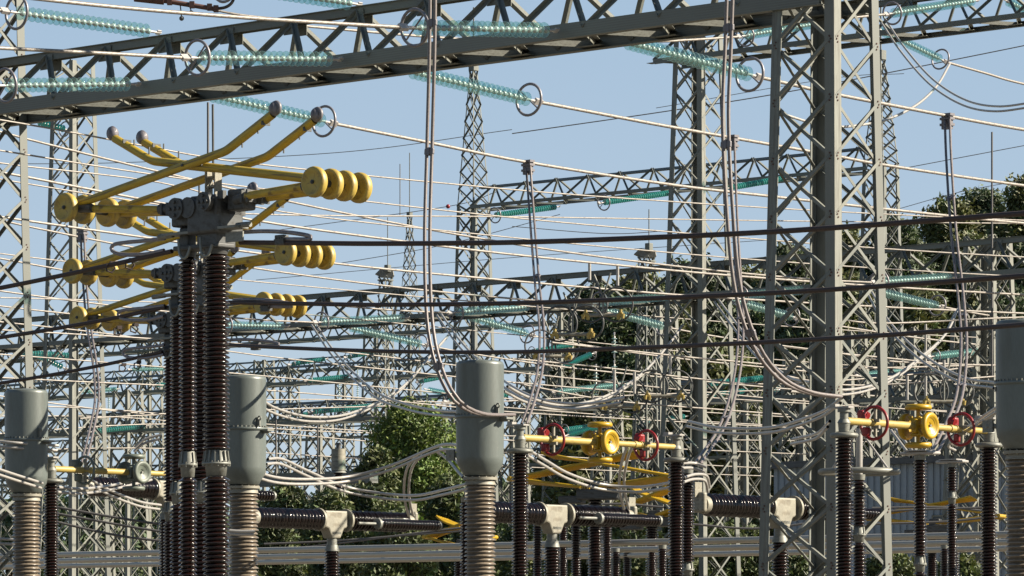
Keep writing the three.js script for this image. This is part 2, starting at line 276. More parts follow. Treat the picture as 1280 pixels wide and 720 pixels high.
// ---------------------------------------------------------------- glass insulator strings
const discGeo = lathe([[.04, .0], [.07, .006], [.12, .022], [.138, .036], [.14, .043], [.134, .046]], 18);
const capGeo = lathe([[0, -.085], [.024, -.08], [.026, -.03], [.046, -.02], [.055, .01], [.055, .045], [.042, .066], [0, .07]], 12);
const ringGeo = new THREE.TorusGeometry(.31, .028, 8, 28);
const discFar = join([lathe([[.03, 0], [.14, .035], [.13, .05], [.03, .035]], 10)]), capFar = lathe([[0, -.08], [.05, -.06], [.05, .06], [0, .07]], 6);
function string(a, b, o) {                                 // a: where it hangs on the steel, b: where the conductor begins
  const d = b.clone().sub(a), L = d.length(), g = thing('glass_insulator_string', o.label, 'insulator', o.group, a, 0);
  const q = new THREE.Quaternion().setFromUnitVectors(yAxis, d.clone().normalize()); g.quaternion.copy(q);
  const lead = o.lead ?? .28, tail = o.tail ?? .42, n = Math.round((L - lead - tail) / .152), p = (L - lead - tail) / n;
  const gl = o.green ? M.glassGreen : M.glass;
  if (o.detail) {
    for (let i = 0; i < n; i++) { const dsc = part(g, 'glass_disc', discGeo, gl); dsc.position.y = lead + (i + .5) * p; dsc.rotation.y = i * .7; const c = part(dsc, 'metal_cap', capGeo, M.cap); c.rotation.x = Math.PI; }
  } else {
    const l = [], c = []; for (let i = 0; i < n; i++) { l.push(discFar.clone().translate(0, lead + (i + .5) * p, 0)); c.push(capFar.clone().translate(0, lead + (i + .5) * p, 0)); }
    part(g, 'glass_discs', join(l), gl).userData.kind = 'stuff'; part(g, 'metal_caps', join(c), M.cap).userData.kind = 'stuff';
  }
  part(g, 'link', join([rod(V(0, 0, 0), V(0, lead, 0), .025), box(.1, .1, .03, 0, .06, 0)]), M.cap);
  part(g, 'end_clamp', join([rod(V(0, L - tail, 0), V(0, L, 0), .028), box(.07, .2, .12, 0, L - .08, 0)]), M.cap);
  if (o.ring !== false) {
    const r = part(g, 'corona_ring', ringGeo, M.ring); r.rotation.x = Math.PI / 2; r.position.y = L - tail + .05; if (o.rs) r.scale.setScalar(o.rs);
    part(r, 'ring_bracket', GEO.bracket ||= join([rod(V(-.3, 0, 0), V(.3, 0, 0), .016, 6)]), M.ring);
  }
  return g;
}
function wire(pts, r, o) {                                   // one bare conductor through the given points
  const a = pts[0], rel = pts.map(p => p.clone().sub(a));
  return solo(o.name || 'overhead_conductor', o.label, o.cat || 'wire', o.group, tube(rel, r, o.seg || 48, o.n || 6), o.mat || M.wire, a);
}
const run = (u, list, end = 1420) => {                       // carry a conductor on past the frame, flattening as it goes
  const l = list.slice(); let [x1, y1] = l[l.length - 1], [x0, y0] = l[l.length - 2], k = (y1 - y0) / (x1 - x0);
  while (x1 < end) { x1 += 120; k *= .86; y1 += k * 120; l.push([x1, y1]); }
  return onU(u, l);
};
const onU = (u, list) => list.map(([x, y]) => pu(x, y, u)), onV = (v, list) => list.map(([x, y]) => pv(x, y, v));
const nearS = near - .78, farS = near + .78;
const uLines = [-54.6, -49.2, -43.9];
// near side of the big beam, bottom chord
const lblS = 'teal glass string pulling level from the front lower chord of the big beam', grpS = 'strings on the front lower chord of the big beam';
string(pv(176, 105, nearS), pu(-12, 107, uLines[0]), { label: 'teal glass string on the big beam front, nearest the left lattice tower', group: grpS, detail: true });
string(pv(428, 74, nearS), pu(228, 72, uLines[1]), { label: 'teal glass string on the big beam front, straight above the yellow pantograph arms', group: grpS, detail: true });
string(pv(698, 38, nearS), pu(500, 34, uLines[2]), { label: 'teal glass string on the big beam front, crossed by a twin dropper', group: grpS, detail: true });
wire(onU(uLines[1], [[228, 72], [120, 66], [0, 60], [-160, 50]]), .032, { label: 'pale conductor running level from a corona ring in front of the big beam', group: 'conductors in front of the big beam' });
wire(onU(uLines[2], [[500, 34], [320, 23], [180, 12], [70, 1], [-60, -14]]), .032, { label: 'pale conductor running level from a corona ring in front of the big beam', group: 'conductors in front of the big beam' });
wire(onU(uLines[0], [[-12, 107], [-120, 106], [-260, 106]]), .032, { label: 'pale conductor running level from a corona ring in front of the big beam', group: 'conductors in front of the big beam' });
// strings on the top chord
const lblTop = 'teal glass string tied to the top chord of the big beam', grpTop = 'strings on the top chord of the big beam';
string(pv(201, 41, near), pu(2, 13, -54.9), { label: lblTop, group: grpTop, detail: true });
string(pv(452, 6, near), pu(262, -22, -49.4), { label: lblTop, group: grpTop, detail: true });
string(pv(720, -30, near), pu(530, -58, -44), { label: lblTop, group: grpTop, detail: true });
wire(onU(-54.9, [[2, 13], [-80, 4], [-200, -10]]), .03, { label: 'pale conductor leaving the big beam top at the upper left corner' });
{ // arcing hardware on a conductor above the frame's edge
  const a = pz(172, -2, 70), g = thing('arcing_hardware', 'rusty brown clamp hardware with two little hanging balls above the big beam', 'clamp', undefined, a, 0), L = (x, y) => pz(x, y, 70).sub(a);
  part(g, 'clamp_body', join([rod(L(168, -3), L(205, 1), .075, 10), rod(L(200, 0), L(273, 12), .045, 10), ...[[212, 2], [240, 6], [262, 9], [270, 11]].map(([x, y]) => box(.09, .12, .1).translate(...L(x, y).toArray()))]), M.rust);
  part(g, 'arcing_horn', tube([L(270, 11), L(282, 9), L(290, 3), L(294, -8)], .03, 14, 6), M.cable);
  for (const [x, y0, y1] of [[225, 3, 22], [237, 4, 15]]) { const b = part(g, 'pendulum', rod(L(x, y0), L(x + 2, y1), .012, 6), M.cable); part(b, 'ball', new THREE.SphereGeometry(.045, 12, 8).translate(...L(x + 2, y1 + 1).toArray()), M.castDark); }
}
wire([pz(200, 1, 71), pz(260, 11, 71.5), pz(330, 22, 72), pz(520, 36, 74), pz(760, 34, 78)], .022, { label: 'thin pale wire leaving the rusty hardware above the big beam' });
// far side
const lblT = 'teal glass string sloping down behind the big beam to a corona ring', grpT = 'strings behind the big beam';
string(pv(250, 116, farS), pu(420, 155, uLines[0]), { label: 'teal glass string sloping behind the big beam, its ring beside the yellow arm tips', group: grpT, detail: true });
string(pv(500, 86, farS), pu(676, 128, uLines[1]), { label: 'teal glass string sloping behind the big beam, passing over the tall spired mast', group: grpT, detail: true });
string(pv(770, 49, farS), pu(952, 97, uLines[2]), { label: 'teal glass string sloping behind the big beam, passing over the slim tower top', group: grpT, detail: true });
const w1 = onU(uLines[0], [[420, 155], [540, 179], [660, 203], [840, 231], [960, 245], [1104, 261], [1280, 279], [1440, 290]]);
const w2 = onU(uLines[1], [[676, 128], [760, 144], [840, 159], [960, 180], [1045, 195], [1104, 206], [1280, 232], [1440, 252]]);
const w3 = onU(uLines[2], [[952, 97], [1000, 108], [1045, 118], [1185, 145], [1280, 162], [1440, 187]]);
const grpW = 'heavy conductors behind the big beam';
wire(w1, .036, { label: 'heavy pale conductor sloping down to the right from the ring above the yellow arms' });
wire(w2, .036, { label: 'heavy pale conductor sloping down to the right from the ring left of the slim tower' });
wire(w3, .036, { label: 'heavy pale conductor passing behind the large tower with a twin dropper hanging from it' });
for (const [u, pts] of [[-58, [[-60, 180], [0, 188], [150, 212], [320, 235], [640, 272], [960, 300]]], [-62, [[-60, 206], [0, 215], [130, 240], [328, 277], [500, 301], [640, 318], [840, 338], [960, 348]]], [-67, [[-60, 261], [0, 271], [190, 298], [425, 330], [640, 351], [840, 368], [1000, 378]]], [-76, [[-60, 308], [0, 317], [120, 331], [320, 352], [640, 381], [900, 402]]], [-56.5, [[-60, 140], [60, 160], [200, 186], [320, 205], [640, 237], [840, 252]]], [-80, [[0, 372], [200, 378], [330, 388], [640, 418], [860, 440]]], [-63, [[-60, 213], [0, 224], [200, 256], [330, 268], [640, 271], [900, 275]]], [-61, [[-60, 190], [0, 204], [200, 228], [355, 265], [640, 297], [840, 316]]]])
  wire(run(u, pts), u === -62 || u === -67 ? .03 : .018, { label: 'pale conductor sloping down to the right behind the yellow pantographs', group: 'conductors behind the pantographs' });

// second beam line strings (near and far side)
const nM = mid - .78, fM = mid + .78;
const lblM = 'small pale glass string on the front of the second lattice beam', grpM = 'strings on the front of the second beam';
const uM = [];
for (const [xa, ya, xb, yb, wx] of [[362, 408, 272, 406, 1], [512, 397, 392, 403, 1], [668, 383, 560, 391, 1], [842, 370, 740, 379, 1], [1195, 346, 1090, 353, 1], [1010, 362, 915, 371, 0]]) {
  const a = pv(xa, ya, nM), u = uOf(xa, Zv(xa, nM)); uM.push(u);
  string(a, pu(xb, yb, u), { label: lblM, group: grpM, detail: true });
  if (wx) wire(onU(u, [[xb, yb], [xb - 90, yb - 5], [xb - 260, yb - 22], [xb - 460, yb - 50], [xb - 700, yb - 95], [xb - 1000, yb - 165], [xb - 1300, yb - 245]].filter((q, i) => i < 4 || q[0] > -420)), .028, { label: 'pale conductor coming in level to the front of the second beam', group: 'conductors before the second beam' });
}
const lblM2 = 'small pale glass string sloping down behind the second lattice beam', grpM2 = 'strings behind the second beam';
for (const [xa, ya, xb, yb] of [[430, 408, 535, 432], [578, 393, 668, 420], [732, 381, 838, 410], [1092, 363, 1180, 384], [905, 372, 998, 398]]) {
  const u = uOf(xa, Zv(xa, fM)); string(pv(xa, ya, fM), pu(xb, yb, u), { label: lblM2, group: grpM2, detail: true });
  wire(run(u, [[xb, yb], [xb + 60, yb + 11], [xb + 180, yb + 28], [xb + 380, yb + 48]]), .03, { label: 'pale conductor sloping away to the right behind the second beam', group: 'conductors behind the second beam' });
}
// high beam at the upper right
const lblH = 'glass string on the high beam at the upper right', grpH = 'strings on the high beam';
string(pv(1224, 0, nM), pu(1106, 18, uOf(1224, Zv(1224, nM))), { label: lblH, group: grpH, detail: true });
string(pv(1030, 28, nM), pu(922, 46, uOf(1030, Zv(1030, nM))), { label: lblH, group: grpH, detail: true });
string(pv(1092, 34, fM), pu(1184, 78, uOf(1092, Zv(1092, fM))), { label: lblH, group: grpH, detail: true });
string(pv(1252, -2, fM), pu(1350, 45, uOf(1252, Zv(1252, fM))), { label: lblH, group: grpH, detail: true });
{
  const u = uOf(1092, Zv(1092, fM)); wire(onU(u, [[1184, 78], [1230, 91], [1280, 105], [1400, 130]]), .04, { label: 'pale conductor from the ring of the high beam going out at the right' });
  const u2 = uOf(1030, Zv(1030, nM)); wire(onU(u2, [[922, 46], [860, 50], [800, 52], [600, 50], [350, 30]]), .036, { label: 'thin pale conductor behind the big beam leading to the high beam' });
  wire(onU(uOf(1224, Zv(1224, nM)), [[1106, 18], [1060, 22], [990, 24], [800, 20]]), .036, { label: 'thin pale conductor passing behind the top of the large tower' });
}
// third line
const lblG = 'dark green glass string lying along the high far beam', grpG = 'green strings on the high far beam';
for (const [xa, ya, xb, yb] of [[700, 258, 612, 270], [845, 240, 748, 254], [985, 222, 905, 236]]) string(pv(xa, ya, far - .7), pu(xb, yb, uOf(xa, Zv(xa, far - .7))), { label: lblG, group: grpG, green: true, rs: 1.1 });
const lblG2 = 'faint glass string on a far low beam', grpG2 = 'glass strings on the far low beams';
for (const [xa, ya, xb, yb, v, gr] of [[482, 506, 385, 515, far, 1], [332, 522, 232, 532, far, 0], [186, 532, 110, 540, far, 1], [640, 492, 555, 502, far, 1], [800, 478, 690, 490, far, 0], [958, 472, 868, 482, far, 1], [530, 486, 600, 500, far, 0], [410, 448, 360, 456, farther, 1], [470, 440, 430, 447, farther, 1], [560, 470, 520, 478, farther, 1], [240, 460, 160, 462, farther, 0], [95, 445, 20, 440, 118, 1], [20, 432, 85, 462, 118, 1], [40, 150, 90, 164, mid + .8, 1], [720, 430, 660, 440, farther, 1], [420, 512, 360, 520, last, 1], [705, 545, 760, 530, far, 1], [700, 460, 745, 440, far, 1], [1150, 460, 1070, 470, far, 0], [330, 470, 270, 476, 157, 1], [250, 476, 190, 482, 157, 1], [150, 486, 95, 490, 157, 0], [440, 470, 380, 476, 157, 1], [520, 528, 470, 534, 199, 1], [300, 540, 240, 545, 199, 1], [760, 530, 700, 538, 157, 1], [860, 520, 800, 528, 157, 1], [940, 488, 880, 494, 157, 1], [1030, 480, 960, 488, 157, 0], [1230, 438, 1160, 446, 118, 0]])
  string(pv(xa, ya, v), pu(xb, yb, uOf(xa, Zv(xa, v))), { label: lblG2, group: grpG2, green: !!gr, rs: .9 });
for (const [xa, ya, xb, yb, v] of [[424, 455, 424, 520, last], [447, 455, 447, 520, last], [136, 480, 136, 520, last], [158, 480, 158, 520, last], [745, 455, 745, 500, far], [768, 450, 768, 505, far], [768, 415, 768, 447, far]]) string(pv(xa, ya, v), pv(xb, yb, v), { label: 'thin hanging glass string below a far beam', group: 'hanging strings under far beams', ring: false, lead: .2, tail: .2 });
for (const [u, pts] of [[-84, [[-40, 410], [200, 424], [400, 437], [640, 465], [900, 492]]], [-90, [[-40, 470], [120, 478], [320, 487], [480, 500], [640, 515], [900, 530]]], [-96, [[-40, 490], [200, 518], [330, 500], [560, 503], [640, 510]]], [-100, [[100, 523], [340, 512], [560, 505], [700, 498]]], [-104, [[-40, 545], [200, 530], [420, 540], [640, 545]]], [-70, [[640, 448], [760, 460], [860, 472], [960, 480], [1120, 470], [1240, 455]]], [-66, [[690, 428], [800, 440], [900, 450], [1040, 460], [1250, 456]]], [-72, [[640, 478], [760, 500], [900, 512]]], [-60, [[1030, 395], [1100, 404], [1240, 398]]], [-64.5, [[960, 430], [1040, 440], [1120, 452], [1250, 457]]], [-62.5, [[960, 465], [1040, 480], [1120, 480], [1250, 470]]], [-94, [[-40, 440], [120, 452], [330, 470], [560, 492]]], [-110, [[-40, 520], [160, 522], [330, 540], [560, 560]]], [-115, [[-40, 565], [160, 560], [330, 566], [480, 575]]], [-98, [[-40, 505], [140, 512], [330, 530], [600, 548]]], [-88, [[-40, 398], [140, 418], [330, 445], [560, 470]]]])
  wire(run(u, pts), .024, { label: 'pale far conductor crossing the clutter of distant gantries', group: 'conductors among the far gantries' });
// thin earth wires high in the sky
for (const [Z, pts] of [[150, [[640, 167], [840, 138], [1000, 112], [1280, 57], [1400, 30]]], [220, [[-20, 205], [160, 203], [430, 190], [640, 162]]], [230, [[330, 290], [560, 258], [620, 240]]], [230, [[420, 330], [560, 305], [700, 268]]], [260, [[320, 350], [640, 322], [960, 300]]], [200, [[1105, 215], [1280, 182], [1400, 160]]], [240, [[1120, 262], [1200, 240], [1280, 225]]], [210, [[640, 283], [760, 292], [840, 288]]], [250, [[820, 135], [1040, 98], [1130, 92]]]])
  wire(pts.map(([x, y]) => pz(x, y, Z)), .022, { label: 'hair-thin dark earth wire against the sky', group: 'thin earth wires', mat: M.wireThin });
solo('marker_ball', 'tiny red marker ball on a thin earth wire', 'marker', undefined, new THREE.SphereGeometry(.13, 12, 8), M.red, pz(560, 258, 230));

// ---------------------------------------------------------------- twin conductors: droppers and jumpers
function twin(pts, r, gap, o) {
  const a = pts[0], rel = pts.map(p => p.clone().sub(a)), g = thing(o.name || 'twin_dropper', o.label, 'cable', o.group, a, 0);
  const off = (o.off || V(CB, 0, SB)).clone().normalize().multiplyScalar(gap / 2), curve = new THREE.CatmullRomCurve3(rel);
  for (const s of [-1, 1]) part(g, 'conductor', tube(rel.map(p => p.clone().addScaledVector(off, s)), r, o.seg || 44, 7), o.mat || M.dropper);
  for (const t of o.clamps || []) {
    const c = curve.getPointAt(t), d = curve.getTangentAt(t), x = off.clone().normalize(), z = x.clone().cross(d).normalize(), y = z.clone().cross(x);
    const m = part(g, 'spacer_clamp', GEO.clamp ||= join([rbox(1, .5, .5, .1), box(.25, .62, .62)]), M.ball); m.quaternion.setFromRotationMatrix(_m.makeBasis(x, y, z)); m.scale.set(gap + r * 2.6, r * 7, r * 3.6).multiplyScalar(1); m.position.copy(c);
  }
  if (o.hanger) { const h = part(g, 'hanger_clamp', join([box(.2, .3, .12), box(.26, .05, .16, 0, .06, 0), box(.26, .05, .16, 0, -.06, 0), box(.26, .05, .16, 0, .14, 0)]), M.ball); h.position.set(0, -.1, 0); h.rotation.y = TURN; }
  return g;
}
const mixPts = (list) => list.map(([x, y, Z]) => pz(x, y, Z));
twin(mixPts([[541, -30, 55], [540, 60, 55], [537, 180, 55], [534, 300, 54.8], [537, 400, 54.6], [549, 460, 54.4], [570, 500, 54.3], [600, 517, 54.8], [640, 518.5, 56.2]]), .026, .1, { label: 'twin dropper hanging from above down to the central grey tank', clamps: [.08, .3, .68] });
twin(mixPts([[913, -30, 51.6], [910, 60, 51.6], [907, 150, 51.5], [912, 260, 51.4], [922, 360, 51.4], [944, 430, 51.5], [975, 472, 51.8], [1010, 490, 52.2], [1048, 496, 52.7]]), .026, .1, { label: 'twin dropper hanging from above down to the red-ringed switch by the large tower', clamps: [.1, .33, .7] });
twin([pu(660, 204, uLines[0]), ...mixPts([[664, 260, 83], [671, 350, 80], [677, 410, 77], [675, 462, 74], [664, 505, 71], [655, 530, 70]])], .026, .12, { label: 'twin dropper hanging from a heavy conductor right of the central tank', clamps: [.3, .7], hanger: true });
twin([pu(1184, 146, uLines[2]), ...mixPts([[1186, 200, 76], [1192, 290, 74], [1201, 370, 72], [1205, 430, 69], [1200, 490, 66], [1186, 530, 63], [1168, 566, 60]])], .026, .12, { label: 'twin dropper hanging from a heavy conductor at the right, left of the large grey tank', clamps: [.15, .4, .65], hanger: true });
twin([pu(915, 173, uLines[1]), ...mixPts([[918, 260, 78], [923, 350, 76], [926, 410, 74], [921, 470, 71], [904, 530, 68], [872, 580, 64]])], .026, .12, { label: 'twin dropper hanging just behind the slim tower down to the breaker', clamps: [.4, .75], hanger: true });
twin(mixPts([[103, 290, 93], [105, 340, 92], [110, 400, 90], [119, 460, 87], [121, 500, 84], [114, 540, 80], [104, 580, 76]]), .028, .12, { label: 'twin dropper hanging in front of the slim tower at the left', clamps: [.5], hanger: true });
const jOff = V(CB, .45, SB), grpJ = 'twin jumpers swooping below the second beam';
const J = (pts, label, group = grpJ, r = .036, gap = .15) => twin(pts.map(([x, y, Z]) => pz(x, y, Z)), r, gap, { name: 'twin_jumper', label, group, off: V(.55, .75, .3), mat: M.alu });
J([[391, 404, 128], [420, 446, 122], [465, 490, 112], [510, 509, 104], [560, 517, 96], [610, 515, 92]], 'pale twin jumper swooping down from the second beam to behind the grey tank');
J([[318, 498, 96], [345, 514, 98], [390, 524, 102], [440, 518, 108], [500, 487, 118], [542, 440, 126], [560, 420, 128]], 'pale twin jumper swooping down from the second beam to behind the grey tank');
J([[548, 392, 123], [575, 430, 118], [610, 465, 110], [660, 497, 100], [720, 508, 95], [780, 500, 92]], 'pale twin jumper swooping down from the second beam to behind the grey tank');
J([[632, 486, 95], [660, 500, 97], [700, 509, 100], [750, 500, 104], [800, 470, 110], [838, 428, 118], [852, 408, 120]], 'pale twin jumper swooping down from the second beam to behind the grey tank');
J([[1196, 388, 112], [1180, 420, 108], [1150, 448, 104], [1110, 476, 100], [1060, 490, 96], [990, 486, 94]], 'pale twin jumper crossing behind the right leg of the large tower', 'twin jumpers behind the large tower');
J([[1085, 362, 112], [1110, 405, 108], [1150, 445, 102], [1200, 474, 95], [1245, 482, 90]], 'pale twin jumper crossing behind the right leg of the large tower', 'twin jumpers behind the large tower');
J([[895, 375, 118], [915, 402, 112], [945, 440, 104], [985, 475, 96], [1030, 482, 90]], 'pale twin jumper crossing behind the right leg of the large tower', 'twin jumpers behind the large tower');
J([[1104, 26, 113], [1130, 64, 111], [1165, 103, 108], [1205, 128, 105], [1245, 136, 102], [1290, 131, 100]], 'dark twin jumper hanging in a deep curve below the high beam', undefined, .03, .16);
wire([[1187, 80, 118], [1172, 106, 116], [1150, 128, 114], [1122, 144, 112], [1090, 154, 110], [1035, 158, 108], [970, 140, 106]].map(a => pz(...a)), .04, { name: 'jumper', label: 'pale single jumper curving back below the high beam string', cat: 'cable', mat: M.alu });

// ---------------------------------------------------------------- insulator columns
function shedProfile(h, rc, rs, p, y0 = 0) {
  const n = Math.max(1, Math.round(h / p)), q = h / n, out = [[rc, y0]];
  for (let i = 0; i < n; i++) { const y = y0 + i * q, r = (i % 2 && rs > .15) ? rs * .95 : rs; out.push([rc, y + q * .1], [rc + (r - rc) * .7, y + q * .12], [r - .006, y + q * .14], [r, y + q * .24], [r - .004, y + q * .36], [rc + (r - rc) * .55, y + q * .62], [rc, y + q * .85]); }
  out.push([rc, y0 + h]); return out;
}
const shedGeoCache = new Map();
function sheds(h, rc, rs, p, n = 22) { const k = [h.toFixed(3), rc, rs, p, n].join(); if (!shedGeoCache.has(k)) shedGeoCache.set(k, lathe(shedProfile(h, rc, rs, p), n)); return shedGeoCache.get(k); }
function flange(r, h, n = 8) { const l = [lathe([[0, 0], [r * .72, 0], [r * .82, h * .42], [r * 1.06, h * .43], [r * 1.06, h * .52], [r * .9, h * .53], [r * .74, h], [0, h]], 24)]; for (let i = 0; i < n; i++) { const a = i / n * Math.PI * 2; l.push(box(r * .3, h * .44, .016).rotateZ(.12).translate(r * .82, 0, 0).rotateY(-a).translate(0, h * .74, 0)); l.push(cyl(.012, .012, h * .2, 6, r * .97 * Math.cos(a + .2), h * .38, r * .97 * Math.sin(a + .2))); } return join(l); }
function stand(g, y, s = .5, x = 0, z = 0) {                  // plain steel pedestal below an apparatus
  const l = []; for (const [cx, cz] of corner) l.push(box(.07, y - .05, .07, x + cx * s * .4, (y - .05) / 2, z + cz * s * .4));
  l.push(box(s, .05, s, x, y - .025, z), box(s * .8, .05, s * .8, x, y * .5, z)); return part(g, 'stand', join(l), M.steelFar);
}

// ---------------------------------------------------------------- pantograph disconnectors
const discY = lathe([[0, -.03], [.03, -.03], [.06, -.026], [.12, -.03], [.15, -.058], [.178, -.045], [.187, -.02], [.187, .02], [.178, .045], [.15, .058], [.12, .03], [.06, .026], [.03, .03], [0, .03]], 28).rotateX(Math.PI / 2);
const hubGeo = join([cyl(.026, .026, .02, 10, 0, .025, 0), cyl(.014, .014, .02, 6, 0, .04, 0)]).rotateX(Math.PI / 2);
function pantograph(px, py, Z, label) {
  const g = thing('pantograph_disconnector', label, 'switch', 'yellow pantograph disconnectors', site(uOf(px, Z), vOf(px, Z)), TURN);
  const y0 = EYE + (HZ - py) / F * Z;                           // level of the arm pivots; local x along the beams, z towards the camera
  const colTop = y0 - .6, colMid = colTop - 2.42, base = 2.0;
  for (const [x, rc, rs, nm] of [[.06, .118, .172, 'support_insulator'], [-.44, .072, .115, 'operating_insulator']]) {
    const up = part(g, nm, sheds(colTop - colMid - .02, rc, rs, .056, 26), M.brown); up.position.set(x, colMid + .02, 0);
    const lo = part(g, nm, sheds(colMid - .32 - base, rc, rs * 1.02, .056, 26), M.brown); lo.position.set(x, base, 0);
    const f = part(g, 'flange', flange(rs * .98, .32, rs > .15 ? 14 : 8), M.cast); f.position.set(x, colMid - .31, 0);
    const t = part(g, 'cap', join([cyl(rs * .8, rs * .95, .1, 20)]), M.castDark); t.position.set(x, colTop - .0, 0);
  }
  stand(g, base, .9, -.1, 0);
  // gear head
  const head = part(g, 'gear_head', join([rbox(.56, .44, .46, .05, .04, y0 - .14, 0), rbox(.36, .2, .34, .03, .06, y0 - .43, 0), cyl(.13, .13, .5, 18).rotateX(Math.PI / 2).translate(-.2, y0 - .02, -.25), rod(V(-.3, y0 + .06, .1), V(.34, y0 + .06, .1), .05), rod(V(-.3, y0 + .06, -.1), V(.34, y0 + .06, -.1), .05), box(.04, .2, .5, .3, y0 - .02, 0), box(.1, .1, .06, .36, y0 + .1, .2), rbox(.8, .06, .3, .02, -.14, y0 - .5, .02), rbox(.3, .3, .2, .03, -.44, y0 - .08, .05), rbox(.16, .3, .16, .03, -.44, y0 - .38, 0), rbox(.3, .26, .22, .03, .5, y0 + .04, 0), rbox(.44, .05, .34, .015, .0, y0 + .1, 0)]), M.castDark);
  for (const [x, y, z, r] of [[-.4, -.02, .2, .135], [.17, .02, .27, .12]]) {
    const hub = part(g, 'pivot_flange', join([cyl(r, r, .07, 20).rotateX(Math.PI / 2), ...[0, 1, 2, 3].map(i => cyl(.022, .022, .05, 8).rotateX(Math.PI / 2).translate(Math.cos(i * 1.571) * r * .6, Math.sin(i * 1.571) * r * .6, .045)), cyl(.026, .026, .05, 8).rotateX(Math.PI / 2).translate(0, 0, .045)]), M.castDark); hub.position.set(x, y0 + y, z);
  }
  part(g, 'yoke', join([rod(V(-.5, y0 - .02, .1), V(-.78, y0 + .01, .16), .062, 12), rod(V(-.5, y0 - .02, -.1), V(-.78, y0 + .01, -.16), .062, 12), rod(V(.5, y0 + .03, .1), V(.8, y0 + .07, .14), .062, 12), rod(V(.5, y0 + .03, -.1), V(.8, y0 + .07, -.14), .062, 12), ...[-.7, -.6].flatMap(x => [.14, -.14].map(z => box(.03, .15, .15, x, y0, z))), ...[.68, .78].flatMap(x => [.12, -.12].map(z => box(.03, .15, .15, x, y0 + .06, z)))]), M.castDark);
  part(g, 'terminal_plate', join([box(.36, .03, .24, .42, y0 - .3, .1), box(.5, .03, .2, -.42, y0 - .32, .1), box(.3, .12, .02, .5, y0 - .42, .12), rod(V(.52, y0 - .28, .1), V(.75, y0 - .28, .1), .035), rod(V(-.6, y0 - .32, .1), V(-.85, y0 - .33, .1), .035)]), M.cast);
  for (const x of [-.22, .16]) part(g, 'arcing_horn', bentTube([V(x - .16, y0 - .4, .22), V(x - .1, y0 - .62, .26), V(x + .02, y0 - .66, .26), V(x + .05, y0 - .5, .22)], .018, 14, 6), M.cast);
  const mastTop = part(g, 'top_bracket', join([box(.02, .3, .12, -.02, y0 + .27, .05), box(.02, .3, .12, .14, y0 + .27, .05), box(.17, .02, .12, .06, y0 + .23, .05), box(.17, .02, .12, .06, y0 + .35, .05), rod(V(.0, y0 + .17, .11), V(.13, y0 + .37, .11), .01)]), M.castPale);
  part(g, 'rod', rod(V(.06, y0 + .35, .05), V(.05, y0 + 1.25, .05), .015, 6), M.castDark);
  // arms
  const armMat = M.yellow;
  for (const s of [-1, 1]) {
    const hx = s * 2.12, hy = y0 + .1, zs = s < 0 ? [.5, .2, -.22, -.52] : [.4, .12, -.12, -.38];
    zs.forEach((z) => { const d = part(g, 'hinge_disc', discY, M.yellowDisc); d.position.set(hx, hy, z); part(d, 'hub', hubGeo, M.castDark); });
    part(g, 'hinge_axle', rod(V(hx, hy, zs[0] - .05), V(hx, hy, zs[3] + .05), .045, 10), M.castDark);
    for (const z of [(zs[0] + zs[1]) / 2, (zs[2] + zs[3]) / 2]) {
      const w = z > 0 ? 1 : -1;
      part(g, 'lower_arm', rod(V(s * .74, y0 + (s > 0 ? .06 : .0), w * .15), V(hx, hy, z), .05, 12), armMat);
      part(g, 'arm_sleeve', rod(V(hx - s * .32, hy - .02, z - w * .02 * 0), V(hx - s * .02, hy + .005, z), .056, 12), M.castDark);
      const a = part(g, 'upper_arm', bentTube([V(hx, hy + .04, z), V(hx - s * (s < 0 ? 2.7 : 2.92), hy + .5, z), V(hx - s * (s < 0 ? 3.5 : 3.6), hy + (s < 0 ? .88 : .84), z)], .054, 90, 12, .07), armMat);
      const e = part(a, 'ball_end', join([T(new THREE.SphereGeometry(.082, 14, 10).scale(.85, 1.1, .9), 0, .02, 0), T(new THREE.TorusGeometry(.062, .03, 8, 16), -s * .02, .03, 0)]), M.ball); e.position.set(hx - s * (s < 0 ? 3.53 : 3.63), hy + (s < 0 ? .92 : .88), z);
      part(a, 'stud', join([box(.014, .16, .014, hx - s * 2.98, hy + .6, z), box(.014, .13, .014, hx - s * 3.25, hy + .73, z), box(.016, .05, .14, hx - s * 3.38, hy + .78, z), box(.03, .03, .14, hx - s * 2.0, hy + .38, z)]), M.castDark);
    }
  }
  return { g, y0 };
}
pantograph(266, 258, 47.4, 'tallest yellow pantograph switch on brown columns, above the other two');
pantograph(249, 339, 55.1, 'middle yellow pantograph switch, just below the tallest one');
pantograph(236, 398, 63.2, 'lowest yellow pantograph switch, behind the other two');
// dark feeder cables
const lblC = 'thick dark cable running right from the pantograph heads across the view', grpC = 'dark cables right of the pantographs';
function feeder(pts, vs, label, group) { const P3 = pts.map(([x, y], i) => pv(x, y, vs[0] + (vs[1] - vs[0]) * i / (pts.length - 1))); return wire(P3, .03, { name: 'feeder_cable', label, group, cat: 'cable', mat: M.cable, n: 8 }); }
feeder([[300, 303], [400, 304], [480, 304.5], [640, 303], [800, 297.5], [960, 290], [1120, 279], [1290, 266]], [33.4, 33.4], 'thick dark cable running right from the tallest pantograph head', grpC);
feeder([[285, 378], [400, 380], [480, 381], [640, 379], [800, 373.5], [960, 366.5], [1120, 356.5], [1290, 344]], [38.5, 37], 'thick dark cable running right from the middle pantograph head', grpC);
feeder([[270, 429], [320, 433], [480, 439], [640, 440], [800, 434.5], [960, 427.5], [1120, 418], [1290, 405]], [44, 38.5], 'thick dark cable running right from the lowest pantograph head', grpC);
const lblC2 = 'thick dark cable rising from the left edge to a pantograph head', grpC2 = 'dark cables left of the pantographs';
